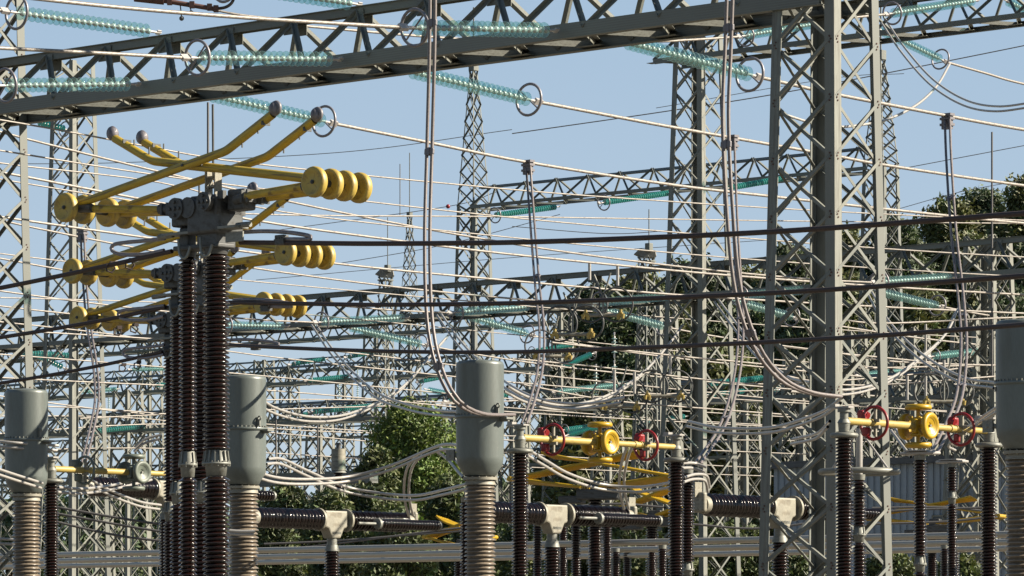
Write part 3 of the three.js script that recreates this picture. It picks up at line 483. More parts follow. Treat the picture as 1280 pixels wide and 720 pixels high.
feeder([[-20, 364], [50, 350], [130, 333], [215, 314]], [33.4, 33.4], 'thick dark cable rising from the left to the tallest pantograph head', grpC2);
feeder([[-20, 425], [50, 414], [130, 400], [207, 384]], [38.5, 38.5], 'thick dark cable rising from the left to the middle pantograph head', grpC2);
feeder([[-20, 482], [50, 471], [130, 456], [203, 440]], [44, 44], 'thick dark cable rising from the left to the lowest pantograph head', grpC2);
// loop straps at the heads
for (const [s, x, y, v] of [[1, 0, 0, 33.4], [.87, 16, 84, 38.5], [.78, 24, 133, 44]]) {
  const q = (dx, dy) => pv(225 + (dx - 225) * s - 10 * (1 - s) * 2, 300 + (dy - 300) * s + y, v);
  wire([[206, 298], [180, 301], [158, 303], [142, 306], [140, 313], [152, 318], [180, 318], [205, 313]].map(a => q(...a)), .026, { name: 'loop_strap', label: 'bent grey loop conductor left of a pantograph head', group: 'loops left of the pantograph heads', cat: 'cable', mat: M.ring, n: 8 });
  wire([[305, 290], [330, 289], [355, 290], [378, 293], [389, 296], [386, 299], [365, 299], [345, 298]].map(a => q(...a)), .026, { name: 'loop_strap', label: 'bent grey loop conductor right of a pantograph head', group: 'loops right of the pantograph heads', cat: 'cable', mat: M.ring, n: 8 });
  for (const cx of [138, 162]) { const p = q(cx, cx === 138 ? 335 : 331); solo('arcing_ring', 'small black bent ring clipped on a dark cable left of the pantographs', 'ring', 'black rings on the left cables', join([new THREE.TorusGeometry(.062, .013, 6, 5), box(.07, .05, .05, .03, .06, 0)]), M.cable, p).rotation.y = .4; }
  const p = q(352, 300); const c = solo('cable_clamp', 'dark bolted clamp on a cable right of a pantograph head', 'clamp', 'clamps right of the pantographs', join([rbox(.15, .12, .1, .01), ...[-.04, 0, .04].map(x => box(.02, .02, .12, x, .02, 0)), box(.16, .02, .11)]), M.castDark, p); c.rotation.y = TURN;
}

// ---------------------------------------------------------------- current transformers
function transformer(px, label, s = 1) {
  const v = 42, Z = Zv(px, v), g = thing('current_transformer', label, 'transformer', 'grey-headed current transformers', site(uOf(px, Z), v), TURN);
  const top = EYE + 4.06 * s, R = .35 * s;
  // head profile from the neck up
  const hy = top - 1.68;
  const tank = part(g, 'head_tank', lathe([[0, hy], [.2 * s, hy], [.24 * s, hy + .02], [.27 * s, hy + .08], [.33 * s, hy + .17], [.345 * s, hy + .28], [.35 * s, hy + .86], [R, hy + .87], [R, top - .06], [R - .012, top - .02], [R - .04, top], [0, top + .03]], 48), M.tank);
  part(g, 'belt_flange', lathe([[R - .01, hy + .84], [R + .018, hy + .845], [R + .018, hy + .885], [R - .01, hy + .89]], 48), M.tank);
  { const l = []; for (let i = 0; i < 36; i++) { const a = i / 36 * Math.PI * 2; l.push(cyl(.011, .011, .03, 6, (R + .008) * Math.cos(a), hy + .88, (R + .008) * Math.sin(a))); } part(g, 'belt_bolts', join(l), M.cast).userData.kind = 'stuff'; }
  part(g, 'lifting_lug', join([box(.05, .1, .02, R + .03, hy + .95, .05), new THREE.TorusGeometry(.03, .012, 6, 12).translate(R + .04, hy + 1.02, .05)]), M.cast);
  part(g, 'neck_flange', join([cyl(.25 * s, .25 * s, .04, 28, 0, hy - .05, 0), cyl(.23 * s, .2 * s, .1, 28, 0, hy - .12, 0), ...Array.from({ length: 14 }, (_, i) => cyl(.013, .013, .06, 6, .225 * s * Math.cos(i * .4488), hy - .06, .225 * s * Math.sin(i * .4488)))]), M.castPale);
  const col = part(g, 'porcelain_column', sheds(hy - .12 - 1.5, .185 * s, .235 * s, .058, 36), M.tan); col.position.y = 1.5;
  part(g, 'base_tank', join([cyl(.3, .3, .1, 24, 0, 1.4, 0), box(.7, .35, .7, 0, 1.22, 0)]), M.tank); stand(g, 1.06, .8);
  part(g, 'terminal_pad', join([box(.16, .16, .03, -R - .08, hy + .32, .16), rod(V(-R + .03, hy + .32, .1), V(-R - .1, hy + .32, .16), .035), box(.16, .03, .14, R + .06, hy + .84, -.1), rod(V(R - .05, hy + .82, -.08), V(R + .12, hy + .82, -.1), .03)]), M.cast);
  part(g, 'rating_plate', box(.08, .06, .006, .0, 0, 0), M.castPale).position.set(-.27 * s, hy + .79, .235 * s);
  g.children[g.children.length - 1].rotation.y = -.85;
  return g;
}
transformer(33, 'grey tank-headed transformer beside the green-ringed switch at the left');
transformer(304.5, 'grey tank-headed transformer half hidden by the brown pantograph columns');
transformer(600, 'grey tank-headed transformer in the middle, left of a red-ringed switch');
transformer(1279, 'large grey tank-headed transformer at the right edge', 1.02);

// ---------------------------------------------------------------- centre-break disconnectors
function postHead() { return join([cyl(.1, .11, .05, 16, 0, 0, 0), cyl(.075, .085, .12, 16, 0, .05, 0), cyl(.095, .07, .05, 16, 0, .17, 0), cyl(.06, .06, .1, 12, 0, .22, 0), cyl(.09, .09, .05, 12, 0, .32, 0)]); }
function redRing(parent, z, mat, turned, yT) {
  const r = part(parent, 'ring', new THREE.TorusGeometry(.226, .022, 10, 40), mat); r.position.set(0, yT, z);
  part(r, 'ring_bar', join([box(.04, .38, .03, .02, 0, .0), box(.13, .045, .04, .05, .03, .03), box(.13, .045, .04, .05, -.06, .03)]), M.castPale);
  part(r, 'ring_clamp', join([rbox(.11, .2, .12, .03, -.16, .08, turned ? .06 : -.06), rbox(.1, .13, .12, .03, -.09, -.12, turned ? .06 : -.06), cyl(.05, .06, .1, 10).rotateZ(1.2).translate(-.1, .1, 0)]), mat);
}
function wheelShield(parent, mat, yT, z) {
  const prof = [[0, -.012], [.05, -.012], [.055, .01], [.115, .012], [.125, .035], [.16, .045], [.185, .03], [.192, 0], [.185, -.03], [.15, -.04], [.06, -.035], [.05, -.03], [0, -.03]];
  const wh = lathe(prof, 36);
  const c = part(parent, 'contact_housing', join([rbox(.1, .2, .24, .03, 0, yT, z), rod(V(-.17, yT, z), V(.17, yT, z), .035), rod(V(0, yT - .25, z), V(0, yT + .25, z), .03), rbox(.16, .06, .1, .02, 0, yT + .1, z), rbox(.2, .05, .12, .02, 0, yT - .12, z), rod(V(-.12, yT + .14, z + .05), V(.1, yT - .14, z + .05), .02)]), mat);
  for (const s of [1, -1]) { const f = part(parent, 'shield_wheel', wh, mat); f.position.set(s * .2, yT, z); f.rotation.z = -s * Math.PI / 2; part(f, 'bolt', cyl(.02, .02, .03, 6, 0, -.01, 0), M.cast); }
  for (const s of [1, -1]) { const f = part(parent, 'shield_plate', wh, mat); f.position.set(0, yT + s * .265, z); f.rotation.z = s < 0 ? Math.PI : 0; f.scale.set(1, .9, 1); }
}
function disconnector(px, py, u, len, label, o = {}) {
  const Z = Zu(px, u), v0 = vOf(px, Z), g = thing('centre_break_disconnector', label, 'switch', 'two-post centre-break switches', site(u, v0), TURN);
  const yT = EYE + (HZ - py) / F * Z, top = yT - .2;
  const ringMat = o.grey ? M.greyGreen : M.red, shield = o.grey ? M.greyGreen : M.yellowBright;
  for (const z of [0, -len]) {
    const c = part(g, 'post_insulator', sheds(top - 1.6, .085, .128, .048, 24), M.brown); c.position.set(0, 1.6, z);
    const h = part(g, 'post_head', postHead(), M.cast); h.position.set(0, top, z);
    const gr = part(g, 'grading_ring', new THREE.TorusGeometry(.165, .034, 10, 32).rotateX(Math.PI / 2), M.cast); gr.position.set(0, top + .0, z);
    part(gr, 'spoke', join([box(.3, .02, .03), box(.03, .02, .3)]), M.cast);
    stand(g, 1.6, .45, 0, z);
    part(g, 'terminal_pad', join([box(.34, .025, .12, -.05, top + .385, z), box(.1, .05, .1, -.16, top + .41, z)]), M.alu);
  }
  part(g, 'contact_tube', rod(V(0, yT, -.06), V(0, yT, -len * .46), .052, 16), M.yellowPale);
  part(g, 'contact_tube', join([rod(V(0, yT, -len * .54), V(0, yT, -len + .06), .045, 16), rod(V(0, yT, -len * .72), V(0, yT, -len * .735), .056, 16), rod(V(0, yT, -len * .76), V(0, yT, -len * .775), .056, 16)]), M.yellowPale);
  redRing(g, -len * .2, ringMat, true, yT); redRing(g, -len * .8, ringMat, false, yT); wheelShield(g, shield, yT, -len * .5);
  return { g, yT, v0, top };
}
disconnector(650, 547, -37, 3.7, 'two-post switch with two red rings and yellow wheels right of the central tank');
disconnector(1055, 526, uOf(1055, 52.8), 3.55, 'two-post switch with two red rings and yellow wheels in front of the large tower');
disconnector(64, 586, -46.8, 3.7, 'two-post switch with grey-green ring and wheels at the left', { grey: true });

// ---------------------------------------------------------------- live-tank breakers
function breaker(px, py, u, label, o = {}) {
  const v = 49.3, Z = Zu(px, u), vv = vOf(px, Z), g = thing('circuit_breaker', label, 'breaker', 'breakers with lying brown bushings', site(u, vv), TURN);
  const y = EYE + (HZ - py) / F * Z;
  part(g, 'support_insulator', sheds(y - .62 - 1.2, .11, .165, .06, 24), M.brown).position.set(0, 1.2, 0); stand(g, 1.2, .7);
  part(g, 'neck', join([cyl(.15, .12, .12, 18, 0, y - .62, 0), cyl(.1, .1, .22, 16, 0, y - .5, 0), box(.26, .05, .26, 0, y - .26, 0)]), M.cast);
  const hs = new THREE.Shape([[-.34, .18], [.34, .18], [.36, -.14], [.24, -.18], [.12, -.4], [-.12, -.4], [-.24, -.18], [-.36, -.14]].map(p => new THREE.Vector2(p[0] * .84, p[1] * .84)));
  const hg = new THREE.ExtrudeGeometry(hs, { depth: .2, bevelEnabled: true, bevelSize: .03, bevelThickness: .03, bevelSegments: 2 }).rotateY(Math.PI / 2).translate(-.1, y, 0);
  part(g, 'gear_housing', hg, M.castPale);
  for (const s of [1, -1]) {
    part(g, 'end_flange', cyl(.23, .23, .05, 24).rotateX(s * Math.PI / 2).translate(0, y, s * .37), M.castPale);
    const b = part(g, 'bushing', sheds(1.75, .13, .205, .094, 28), M.brown); b.rotation.x = s * Math.PI / 2; b.position.set(0, y, s * .42);
    part(g, 'end_cap', join([cyl(.16, .16, .12, 20).rotateX(s * Math.PI / 2).translate(0, y, s * 2.17), rbox(.3, .36, .12, .05, 0, y + .04, s * 2.35), box(.03, .26, .2, 0, y + .26, s * 2.39)]), M.castPale);
    if (s < 0 || o.both) {
      const c = part(g, 'grading_capacitor', sheds(1.75, .068, .108, .085, 20), M.brown); c.rotation.x = s * Math.PI / 2; c.position.set(.33, y - .06, s * 1.02);
      part(c, 'capacitor_cap', join([cyl(.11, .11, .06, 16, 0, -.06, 0), cyl(.1, .1, .05, 16, 0, 1.75, 0), cyl(.03, .03, .55, 8, 0, -.6, 0)]), M.cast);
    }
  }
  return { g, y };
}
const bu = px => uOf(px, Zv(px, 55.4));
breaker(415, 650, bu(415), 'breaker with lying brown bushings in front of the leafy tree');
breaker(690, 643, bu(690), 'breaker with lying brown bushings under the red-ringed switch in the middle');
breaker(975, 635, bu(975), 'breaker with lying brown bushings passing behind the large tower');
breaker(208, 612, bu(208), 'breaker with lying brown bushings behind the green-ringed switch');

// single posts and arresters
function post(px, py, Z, r, label, o = {}) {
  const g = thing(o.name || 'post_insulator', label, 'insulator', o.group, site(uOf(px, Z), vOf(px, Z)), TURN), y = EYE + (HZ - py) / F * Z;
  const base = 1.2;
  if (o.flangeAt) {
    const m = EYE + (HZ - o.flangeAt) / F * Z;
    part(g, 'porcelain', sheds(y - m - .12, r * .62, r, .05, 20), M.brown).position.y = m + .12; part(g, 'porcelain', sheds(m - .12 - base, r * .62, r, .05, 20), M.brown).position.y = base; part(g, 'flange', flange(r * .9, .24, 6), M.cast).position.y = m - .12;
  } else part(g, 'porcelain', sheds(y - base, r * .62, r, o.pitch || .05, 18), M.brown).position.y = base;
  part(g, 'cap', cyl(r * .8, r * .85, .08, 14, 0, y, 0), M.cast); stand(g, base, .4);
  if (o.plate) part(g, 'top_plate', join([rbox(.62, .05, .22, .02, 0, y + .1, 0), box(.4, .02, .3, 0, y + .14, 0)]), M.alu);
  if (o.ring) { const t = part(g, 'grading_ring', new THREE.TorusGeometry(o.ring, .045, 10, 44).rotateX(Math.PI / 2), M.cast); t.position.y = y + (o.ringY || 0); part(g, 'ring_hanger', join([-1, 1].map(s => rod(V(s * .06, y + .7, s * .04), V(s * o.ring * .96, y + (o.ringY || 0), 0), .018)).concat([0].map(() => rod(V(0, y, 0), V(0, y + .75, 0), .05)))), M.alu); }
  return g;
}
post(1150, 575, 58, .105, 'brown post insulator with a flat metal plate on top, below the yellow wheels', { plate: true, flangeAt: 705 });
post(1074, 600, 56, .105, 'brown arrester column with a wide metal ring, in front of the large tower', { name: 'surge_arrester', flangeAt: 668, ring: .56, ringY: .12 });
post(859, 592, 62, .12, 'brown column close behind the right post of the middle switch', { flangeAt: 712 });
post(584, 628, 60, .12, 'brown column close behind the central tank\'s pale column');
const grpP = 'brown posts under the tubular busbars', lblP = 'slim brown post under the tubular busbars in the middle';
for (const [px, py, Z] of [[672, 655, 78], [704, 655, 84], [720, 652, 74], [741, 655, 84], [759, 652, 76], [770, 690, 84], [815, 688, 84], [828, 686, 78], [784, 690, 90], [1181, 686, 78], [1194, 686, 84]]) post(px, py, Z, .1, lblP, { group: grpP });
post(1190, 584, 72, .1, 'small dark arrester with a thin plate, left of the large right-hand tank', { name: 'surge_arrester', flangeAt: 622, plate: true });

// ---------------------------------------------------------------- low connections between the apparatus
const low = (pts, label, o = {}) => twin(pts.map(a => pz(...a)), o.r || .024, o.gap || .085, { name: 'connection_lead', label, group: o.group, off: o.off || V(.3, .9, .3), mat: M.alu });
low([[283, 571, 59], [310, 588, 59.5], [345, 600, 60.5], [390, 602, 61.5], [440, 598, 62.5], [490, 584, 62], [540, 563, 60], [560, 558.5, 58.5], [582, 562, 56.8]], 'pale double lead sagging between two grey tanks');
low([[334, 577, 60], [352, 577, 61], [385, 592, 63], [430, 611, 65], [480, 620, 65], [520, 622, 63], [555, 615, 60], [587, 607, 57.5]], 'pale double lead sagging lowest between the tank and the pale column');
low([[526, 568, 62], [512, 585, 64], [508, 610, 66], [510, 630, 67], [514, 645, 68]], 'short pale double lead dropping to the bushing by the leafy tree', { off: V(1, .1, .2) });
low([[548, 562, 60], [562, 572, 59], [574, 586, 57.5], [582, 595, 56.5]], 'short pale double lead curving down to the central tank neck', { off: V(.8, .5, .2) });
low([[655, 563, 57], [680, 578, 59], [710, 595, 61], [750, 608, 62], [790, 612, 62], [815, 610, 61], [838, 606, 60]], 'pale double lead sagging below the middle red-ringed switch');
low([[788, 556, 62], [781, 575, 63], [777, 600, 65], [779, 620, 66], [783, 636, 67]], 'short pale double lead dropping to the bushing below the red ring', { off: V(1, .1, .2) });
low([[852, 582, 60.5], [866, 582, 61], [882, 587, 61]], 'short pale double lead from the post to the breaker end plate', { group: 'leads at the breaker end' });
low([[854, 600, 61], [868, 596, 61.5], [882, 598, 62], [886, 612, 62.5]], 'short pale double lead from the post to the breaker end plate', { group: 'leads at the breaker end' });
low([[860, 530, 62], [900, 538, 60], [960, 538, 58], [1000, 528, 56], [1030, 516, 54], [1052, 500, 53]], 'pale double lead crossing in front of the slim tower to the switch head');
low([[-10, 554, 62], [25, 557, 62], [72, 560, 62.6]], 'pale lead lying along the left tank');
low([[-10, 587, 60], [20, 597, 61], [52, 607, 62]], 'pale lead rising past the left tank column');
low([[72, 612, 63], [100, 614, 64], [130, 611, 66], [150, 607, 67], [190, 597, 69]], 'pale lead below the green-ringed switch');
low([[108, 600, 66], [140, 617, 68], [175, 630, 70], [200, 634, 71]], 'pale lead slanting down behind the green-ringed switch');
low([[168, 562, 70], [180, 552, 70], [200, 546, 70]], 'grey lead rising from the green wheel towards the brown columns');
low([[1195, 560, 68], [1188, 552, 66], [1240, 516, 52], [1256, 508, 51]], 'pale lead rising to the head of the right post');
low([[1036, 530, 53], [1020, 545, 56], [990, 552, 60]], 'pale lead leaving the switch head towards the breaker', { group: undefined });
low([[1115, 535, 60], [1130, 555, 59], [1140, 568, 58.3]], 'pale lead slanting from the red ring to the flat plate');
low([[1250, 505, 51.5], [1268, 506, 50], [1290, 510, 49.5]], 'pale lead from the right post to the large right-hand tank');
low([[-10, 676, 64], [10, 677, 64], [20, 678, 64]], 'short pale pipe at the lower left edge');
low([[285, 665, 52], [300, 666, 52], [318, 666, 52]], 'short pale stub right of the brown columns', { gap: .04 });

// tubular busbars
for (const [v, w] of [[60.5, 'topmost'], [65.2, 'middle'], [69.8, 'lowest']]) {
  const a = site(-110, v, EYE + 1.98), b = site(20, v, EYE + 1.98);
  solo('tubular_busbar', w + ' of three shiny tubes running low across the whole view', 'busbar', 'three low tubular busbars', rod(V(0, 0, 0), b.clone().sub(a), .064, 24), M.aluTube, a);
}
// wires and rods between the tubes
for (const [Z, pts] of [[80, [[60, 632], [140, 646], [200, 655], [260, 660]]], [80, [[60, 650], [140, 668], [200, 676], [260, 680]]], [82, [[60, 640], [200, 664], [300, 672]]], [95, [[330, 690], [440, 677], [540, 664], [620, 655]]], [95, [[330, 680], [420, 676], [520, 668], [600, 662]]], [90, [[860, 655], [960, 660], [1100, 640], [1240, 634]]], [92, [[1090, 655], [1180, 652], [1240, 646]]], [92, [[1090, 635], [1180, 634], [1240, 640]]], [88, [[650, 640], [760, 630], [830, 634]]]])
  wire(pts.map(([x, y]) => pz(x, y, Z)), .03, { label: 'dull low wire strung among the busbars near the bottom', group: 'low wires near the bottom', mat: M.wireThin });

// folded pantographs in the background
function foldedPantograph(px, py, Z, s, label) {
  const g = thing('folded_pantograph', label, 'switch', 'folded yellow pantographs behind', pz(px, py, Z).setY(0), TURN + .35), y = EYE + (HZ - py) / F * Z;
  part(g, 'support_insulator', sheds(y - .3 - 1, .1, .16, .06, 16), M.brown).position.y = 1; stand(g, 1, .6);
  part(g, 'gear_head', join([rbox(.9, .22, .4, .04, .1, y - .2, 0), rbox(.5, .16, .3, .03, -.5, y - .3, 0), rbox(.3, .35, .3, .03, .1, y - .1, 0)]), M.castDark);
  for (const d of [-1, 1]) for (const z of [-.36, -.22, -.08, .08, .22, .36]) {
    part(g, 'lower_arm', rod(V(d * .2, y - .05, z), V(d * 1.5 * s, y + .12 + z * .1, z), .028, 8), M.yellowBright);
    part(g, 'upper_arm', bentTube([V(d * 1.5 * s, y + .14, z), V(-d * .3, y + .5, z), V(-d * .9 * s, y + .62 + z * .1, z)], .03, 16, 8), M.yellowBright);
  }
  for (const d of [-1, 1]) part(g, 'hinge_axle', rod(V(d * 1.5 * s, y + .13, -.4), V(d * 1.5 * s, y + .13, .4), .05, 12), M.yellowBright);
  return g;
}
foldedPantograph(744, 606, 78, 1.15, 'folded yellow pantograph under the wheels of the middle switch');
foldedPantograph(1165, 652, 105, 1.3, 'folded yellow pantograph low behind the flat-topped post');
foldedPantograph(575, 678, 96, .55, 'small folded yellow pantograph low behind the central column');
foldedPantograph(815, 642, 90, .5, 'folded yellow pantograph peeping out at the end of the brown bushing');
// hanging counter contacts
function hangingContact(px, py, Z, label, turn = 0) {
  const g = thing('hanging_contact', label, 'contact', 'hanging ringed contacts', pz(px, py, Z), turn);
  part(g, 'bar', rod(V(-.55, 0, 0), V(.55, 0, 0), .05, 8), M.castPale);
  for (const s of [-1, 1]) { part(g, 'clamp', join([rbox(.14, .12, .14, .03, s * .48, .02, 0), cyl(.05, .07, .14, 10, s * .42, -.12, 0), cyl(.04, .06, .12, 10, s * .54, -.1, .05), box(.05, .1, .22, s * .48, .1, 0)]), M.yellowPale); part(g, 'guard_ring', new THREE.TorusGeometry(.46, .026, 6, 28).translate(s * .35, .28, 0), M.castDark); }
  part(g, 'hanger', join([rod(V(0, 0, 0), V(0, .5, 0), .03), rod(V(0, .5, 0), V(-.25, 1.1, 0), .025), rod(V(0, .5, 0), V(.2, 1.15, 0), .025)]), M.cast);
}
const lblHC = 'hanging bar contact with thin rings behind the second beam';
for (const [x, y, Z] of [[716, 418, 100], [754, 394, 104], [690, 445, 110], [775, 508, 110], [1180, 502, 104], [830, 495, 110]]) hangingContact(x, y, Z, lblHC, rr(-.2, .3));
// hanging stubs between far conductors
for (const [x, y0, y1, Z] of [[768, 462, 490, 105], [793, 465, 492, 105], [838, 445, 468, 108], [1134, 470, 500, 105], [1157, 470, 500, 105], [1180, 450, 478, 105], [737, 327, 350, 100], [772, 330, 357, 100], [1157, 405, 460, 120]]) solo('hanging_rod', 'short vertical hanging rod between far conductors', 'rod', 'hanging rods between far conductors', rod(V(0, 0, 0), V(0, -(y1 - y0) / F * Z, 0), .04), M.alu, pz(x, y0, Z));

// ---------------------------------------------------------------- floodlight masts
function floodMast(px, lampY, Z, rodTop, label, side) {
  const P = pz(px, lampY, Z), h = P.y, g = thing('floodlight_mast', label, 'floodlight', 'floodlight masts', V(P.x, 0, P.z), TURN), s0 = .9, s1 = .42, list = [], n = 22;
  const s = t => (s0 + (s1 - s0) * t) / 2;
  for (let i = 0; i < 4; i++) { const [cx, cz] = corner[i], [dx, dz] = corner[(i + 1) % 4]; part(g, 'leg', (() => { const l = []; bar(l, V(cx * s(0), 0, cz * s(0)), V(cx * s(1), h - .2, cz * s(1)), V(-cx, 0, 0), GEO.brace); return l[0]; })(), M.steelFar); for (let k = 0; k < n; k++) { const t0 = k / n, t1 = (k + 1) / n, a = k % 2 ? [cx, cz, dx, dz] : [dx, dz, cx, cz]; bar(list, V(a[0] * s(t0), h * t0, a[1] * s(t0)), V(a[2] * s(t1), h * t1 - .1, a[3] * s(t1)), V(cx + dx, 0, cz + dz), GEO.flat); } }
  part(g, 'bracing', join(list), M.steelFar).userData.kind = 'stuff';
  part(g, 'platform', box(.5, .05, .5, 0, h - .25, 0), M.steelFar);
  part(g, 'control_box', rbox(.22, .3, .22, .02, .12, h + .25, 0), M.steelFar);
  const sh = new THREE.Shape([[-.75, .0], [-.45, .28], [.45, .18], [.5, -.1], [.3, -.22], [-.4, -.16]].map(p => new THREE.Vector2(...p)));
  const lamp = part(g, 'lamp_hood', new THREE.ExtrudeGeometry(sh, { depth: .5, bevelEnabled: true, bevelSize: .03, bevelThickness: .03, bevelSegments: 1 }), M.lampHood); lamp.position.set(side * .55, h + .02, -.25); lamp.rotation.y = -TURN; lamp.scale.setScalar(.62);
  part(lamp, 'lamp_glass', box(.66, .02, .44, -.05, -.225, .25), M.lampGlass);
  part(g, 'lightning_rod', rod(V(.12, h + .4, 0), V(.12, EYE + (HZ - rodTop) / F * Z, 0), .02, 6), M.steelFar);
}
floodMast(482, 343, 165, 272, 'floodlight mast left of the twin dropper, below the largest yellow discs', -.3);
floodMast(808, 318, 140, 262, 'floodlight mast left of the slim tower, above the trees', -.3);
// thin lightning rods standing free on the gantries
for (const [x, y0, y1, Z] of [[1240, 165, 470, 112], [260, 128, 235, 90], [345, 520, 600, 130], [397, 530, 600, 130], [500, 205, 270, 230]]) solo('lightning_rod', 'thin upright lightning rod against the sky', 'rod', 'thin upright rods', rod(V(0, 0, 0), V(0, -(y1 - y0) / F * Z, 0), .03, 6), M.wireThin, pz(x, y0, Z));

// small grey-headed transformer far behind
{
  const Z = 125, P = pz(423, 590, Z), g = thing('small_transformer', 'small far grey-capped transformer standing before the leafy tree', 'transformer', undefined, V(P.x, 0, P.z));
  part(g, 'porcelain', sheds(1.4, .11, .17, .09, 16), M.brown).position.y = P.y - 1.4; part(g, 'head', cyl(.24, .23, .7, 20, 0, P.y + .05, 0), M.castPale); part(g, 'collar', cyl(.27, .2, .1, 18, 0, P.y - .03, 0), M.cast); part(g, 'top_cap', cyl(.08, .08, .2, 10, 0, P.y + .75, 0), M.castDark); stand(g, P.y - 1.4, .6);
}
// far grey steel platform beam behind the leafy tree
solo('steel_girder', 'far plain grey girder beside the leafy tree', 'girder', undefined, box(6, .35, .4), M.steelFar, pz(385, 600, 128)).rotation.y = TURN;

// ---------------------------------------------------------------- building
{
  const v = 118, uA = uOf(968, Zv(968, v)), uB = uOf(1300, Zv(1300, v)), L = uB - uA, g = thing('clad_building', 'pale blue clad building behind the right-hand switch', 'building', undefined, site(uA, v));
  const H = EYE + (HZ - 586) / F * Zv(968, v), wall = [], n = Math.floor(L / .3);
  for (let i = 0; i < n; i++) wall.push(box(.17, H, .05, i * .3 + .1, H / 2, .025));
  part(g, 'wall', join([box(L, H, 14, L / 2, H / 2, -7), ...wall]), M.blueClad);
  part(g, 'roof', join([box(L + .6, .25, 14.6, L / 2, H + .125, -7)]), M.roof);
  for (const x of [3, 8]) { const wdw = part(g, 'window', join([box(1.3, .06, .08, x, 6.3, .05), box(1.3, .06, .08, x, 5, .05), box(.06, 1.3, .08, x - .62, 5.65, .05), box(.06, 1.3, .08, x + .62, 5.65, .05)]), M.castPale); part(wdw, 'pane', box(1.2, 1.25, .03, x, 5.65, .06), M.darkGlass); }
}

// ---------------------------------------------------------------- trees
function clumpGeo(n, R, leaf, s) {
  const sv = seed; seed = s; const pos = [], nor = [], uv = [];
  for (let i = 0; i < n; i++) {
    const c = V(rr(-1, 1), rr(-1, 1), rr(-1, 1)).multiplyScalar(R), q = new THREE.Quaternion().setFromEuler(new THREE.Euler(rr(0, 6.28), rr(0, 6.28), rr(0, 6.28))), l = leaf * rr(.7, 1.3), w = l * rr(.35, .55);
    const P = [V(0, -l, 0), V(w, 0, .12 * l), V(0, l, 0), V(-w, 0, .12 * l)].map(p => p.applyQuaternion(q).add(c)), N = V(0, 0, 1).applyQuaternion(q);
    for (const k of [0, 1, 2, 0, 2, 3]) { pos.push(P[k].x, P[k].y, P[k].z); nor.push(N.x, N.y, N.z); uv.push(k / 3, k % 2); }
  }
  seed = sv; const g = new THREE.BufferGeometry(); g.setAttribute('position', new THREE.Float32BufferAttribute(pos, 3)); g.setAttribute('normal', new THREE.Float32BufferAttribute(nor, 3)); g.setAttribute('uv', new THREE.Float32BufferAttribute(uv, 2)); return g;
}
const clumps = [clumpGeo(14, .42, .17, 901), clumpGeo(14, .42, .2, 902)];
const leafMat = new THREE.MeshPhysicalMaterial({ color: 0xffffff, roughness: .75, transmission: .3, thickness: 0 });
function tree(px, topY, Z, wPx, label, o = {}) {
  const P = pz(px, topY, Z), H = P.y, R = wPx / F * Z / 2, g = thing(o.name || 'tree', label, o.cat || 'tree', o.group, V(P.x, 0, P.z), 0);
  const c0 = o.low ?? .22, cen = H * (1 + c0) / 2, hh = H * (1 - c0) / 2, limbs = [], blobs = [], nb = o.blobs || 34;
  for (let i = 0; i < nb; i++) {
    const t = rr(-1, 1), a = rr(0, 6.283), prof = Math.sqrt(Math.max(.05, 1 - Math.pow(Math.abs(t + .15), 2.2))), rad = R * prof * Math.sqrt(rr(.1, 1)) * .8;
    blobs.push({ c: V(Math.cos(a) * rad, cen + t * hh * .82, Math.sin(a) * rad), r: (o.br || .3) * Math.min(R, hh) * rr(.7, 1.25) });
  }
  for (const [dx, dy] of [[0, .2], [-.34, .34], [.34, .36], [0, .42]]) blobs.push({ c: V(dx * R, H - hh * dy, dx * R * .3), r: Math.min(hh * .24, R * .4) });
  const tr = o.trunk || H * .022;
  limbs.push(tube([V(0, -.1, 0), V(rr(-.1, .1), H * .3, 0), V(rr(-.3, .3), H * .6, rr(-.3, .3)), V(0, H * .88, 0)], tr, 12, 7));
  part(g, 'trunk', join(limbs.concat(blobs.slice(0, 16).map(b => { const y = Math.max(H * .16, b.c.y - b.c.length() * .25); return tube([V(0, Math.min(y, H * .8), 0), V(b.c.x * .5, (y + b.c.y) / 2 + .2, b.c.z * .5), b.c], tr * .35, 6, 5); }))), M.bark);
  const n = o.n || 1500, im = new THREE.InstancedMesh(clumps[o.kind ? 1 : 0], leafMat, n), d = new THREE.Object3D(), col = new THREE.Color(), base = o.col || [.045, .085, .022];
  for (let i = 0; i < n; i++) {
    const b = blobs[Math.floor(rnd() * blobs.length)], dir = V(rr(-1, 1), rr(-.8, 1), rr(-1, 1)).normalize(), q = b.r * Math.pow(rnd(), .45);
    d.position.copy(b.c).addScaledVector(dir, q * rr(.9, 1.12)); if (d.position.y < .2) d.position.y = .2 + rnd(); d.rotation.set(rr(0, 6.28), rr(0, 6.28), rr(0, 6.28)); d.scale.setScalar((o.ls || 1) * rr(.7, 1.35)); d.updateMatrix(); im.setMatrixAt(i, d.matrix);
    const f = rr(.65, 1.35), y = rr(-.15, .3); col.setRGB(base[0] * f * (1 + y), base[1] * f, base[2] * f * (1 - y * .4)); im.setColorAt(i, col);
  }
  im.name = 'crown'; im.userData.kind = 'stuff'; im.castShadow = im.receiveShadow = true; g.add(im); return g;
}
const grpR = 'tall dense trees behind the yard', lblR = 'tall dense green tree of the wood behind the yard';
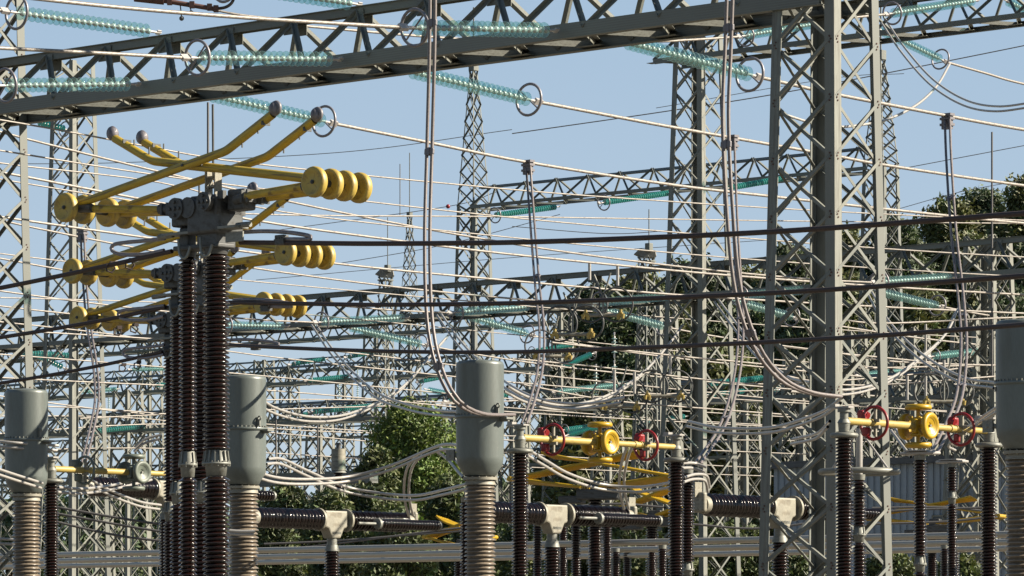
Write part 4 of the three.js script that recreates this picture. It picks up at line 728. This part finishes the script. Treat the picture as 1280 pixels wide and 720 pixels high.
for (const [px, y, Z, w, kd] of [[742, 352, 285, 130, 0], [800, 338, 300, 150, 1], [872, 322, 275, 140, 0], [715, 420, 262, 90, 1], [930, 335, 290, 130, 1], [985, 300, 275, 120, 0], [1050, 280, 285, 150, 1], [1120, 262, 280, 130, 0], [1185, 240, 290, 140, 1], [1225, 222, 300, 130, 0], [1290, 205, 285, 150, 1], [1345, 200, 290, 140, 0], [1150, 360, 240, 140, 1], [1250, 370, 240, 150, 0], [1010, 400, 240, 150, 0], [900, 440, 235, 150, 1], [800, 450, 235, 140, 0], [745, 500, 225, 110, 1], [1080, 450, 232, 150, 0], [770, 385, 255, 130, 0], [840, 375, 255, 130, 1], [955, 385, 262, 130, 0], [1060, 345, 262, 140, 1], [1130, 315, 265, 130, 0], [1215, 290, 268, 140, 1], [1290, 290, 268, 140, 0]])
  tree(px, y - 20, Z, w, px < 780 ? 'dark tree at the edge of the wood behind the hanging ringed contacts' : px < 1000 ? 'dense tree of the wood behind the slim tower' : px < 1110 ? 'dense tree of the wood seen through the large tower' : 'tall olive green tree of the wood right of the large tower', { group: grpR, n: 11000, ls: 1.0, low: .04, kind: kd, col: kd ? [.075, .095, .02] : [.042, .07, .018], blobs: 90, br: .36 });
tree(516, 496, 140, 176, 'leafy bright green tree between the two middle tanks', { n: 20000, ls: .46, low: .05, col: [.095, .155, .018], blobs: 110, br: .22 });
tree(470, 545, 132, 70, 'rounded green bush left of the leafy tree', { name: 'bush', cat: 'bush', n: 5000, ls: .46, low: .03, col: [.07, .1, .02], blobs: 40, br: .26 });
const grpB = 'dark bushes along the bottom', lblB = 'dark green bush low behind the lying bushings';
for (const [px, y, Z, w] of [[360, 598, 120, 90], [410, 610, 118, 100], [455, 600, 122, 90], [560, 590, 124, 90], [600, 625, 118, 90], [660, 640, 116, 90], [720, 632, 112, 90], [785, 630, 112, 100], [850, 640, 120, 100], [905, 650, 130, 100], [940, 660, 130, 90], [500, 640, 112, 100], [345, 640, 112, 80], [1110, 690, 112, 90], [1200, 694, 112, 90], [1000, 690, 112, 90]])
  tree(px, y, Z, w, lblB, { name: 'bush', cat: 'bush', group: grpB, n: 3600, ls: .46, low: .02, col: [.065, .095, .02], blobs: 36, br: .3 });
const grpL = 'low tree line far behind', lblL = 'far low tree behind the lattice gantries at the left';
for (let i = 0; i < 15; i++) tree(-60 + i * 62 + rr(-14, 14), 604 + rr(-14, 22), 380 + rr(-20, 30), 110, lblL, { group: grpL, n: 900, ls: 1.8, low: .02, col: [.05, .085, .03], blobs: 24, br: .42 });

renderer.render(scene, camera);
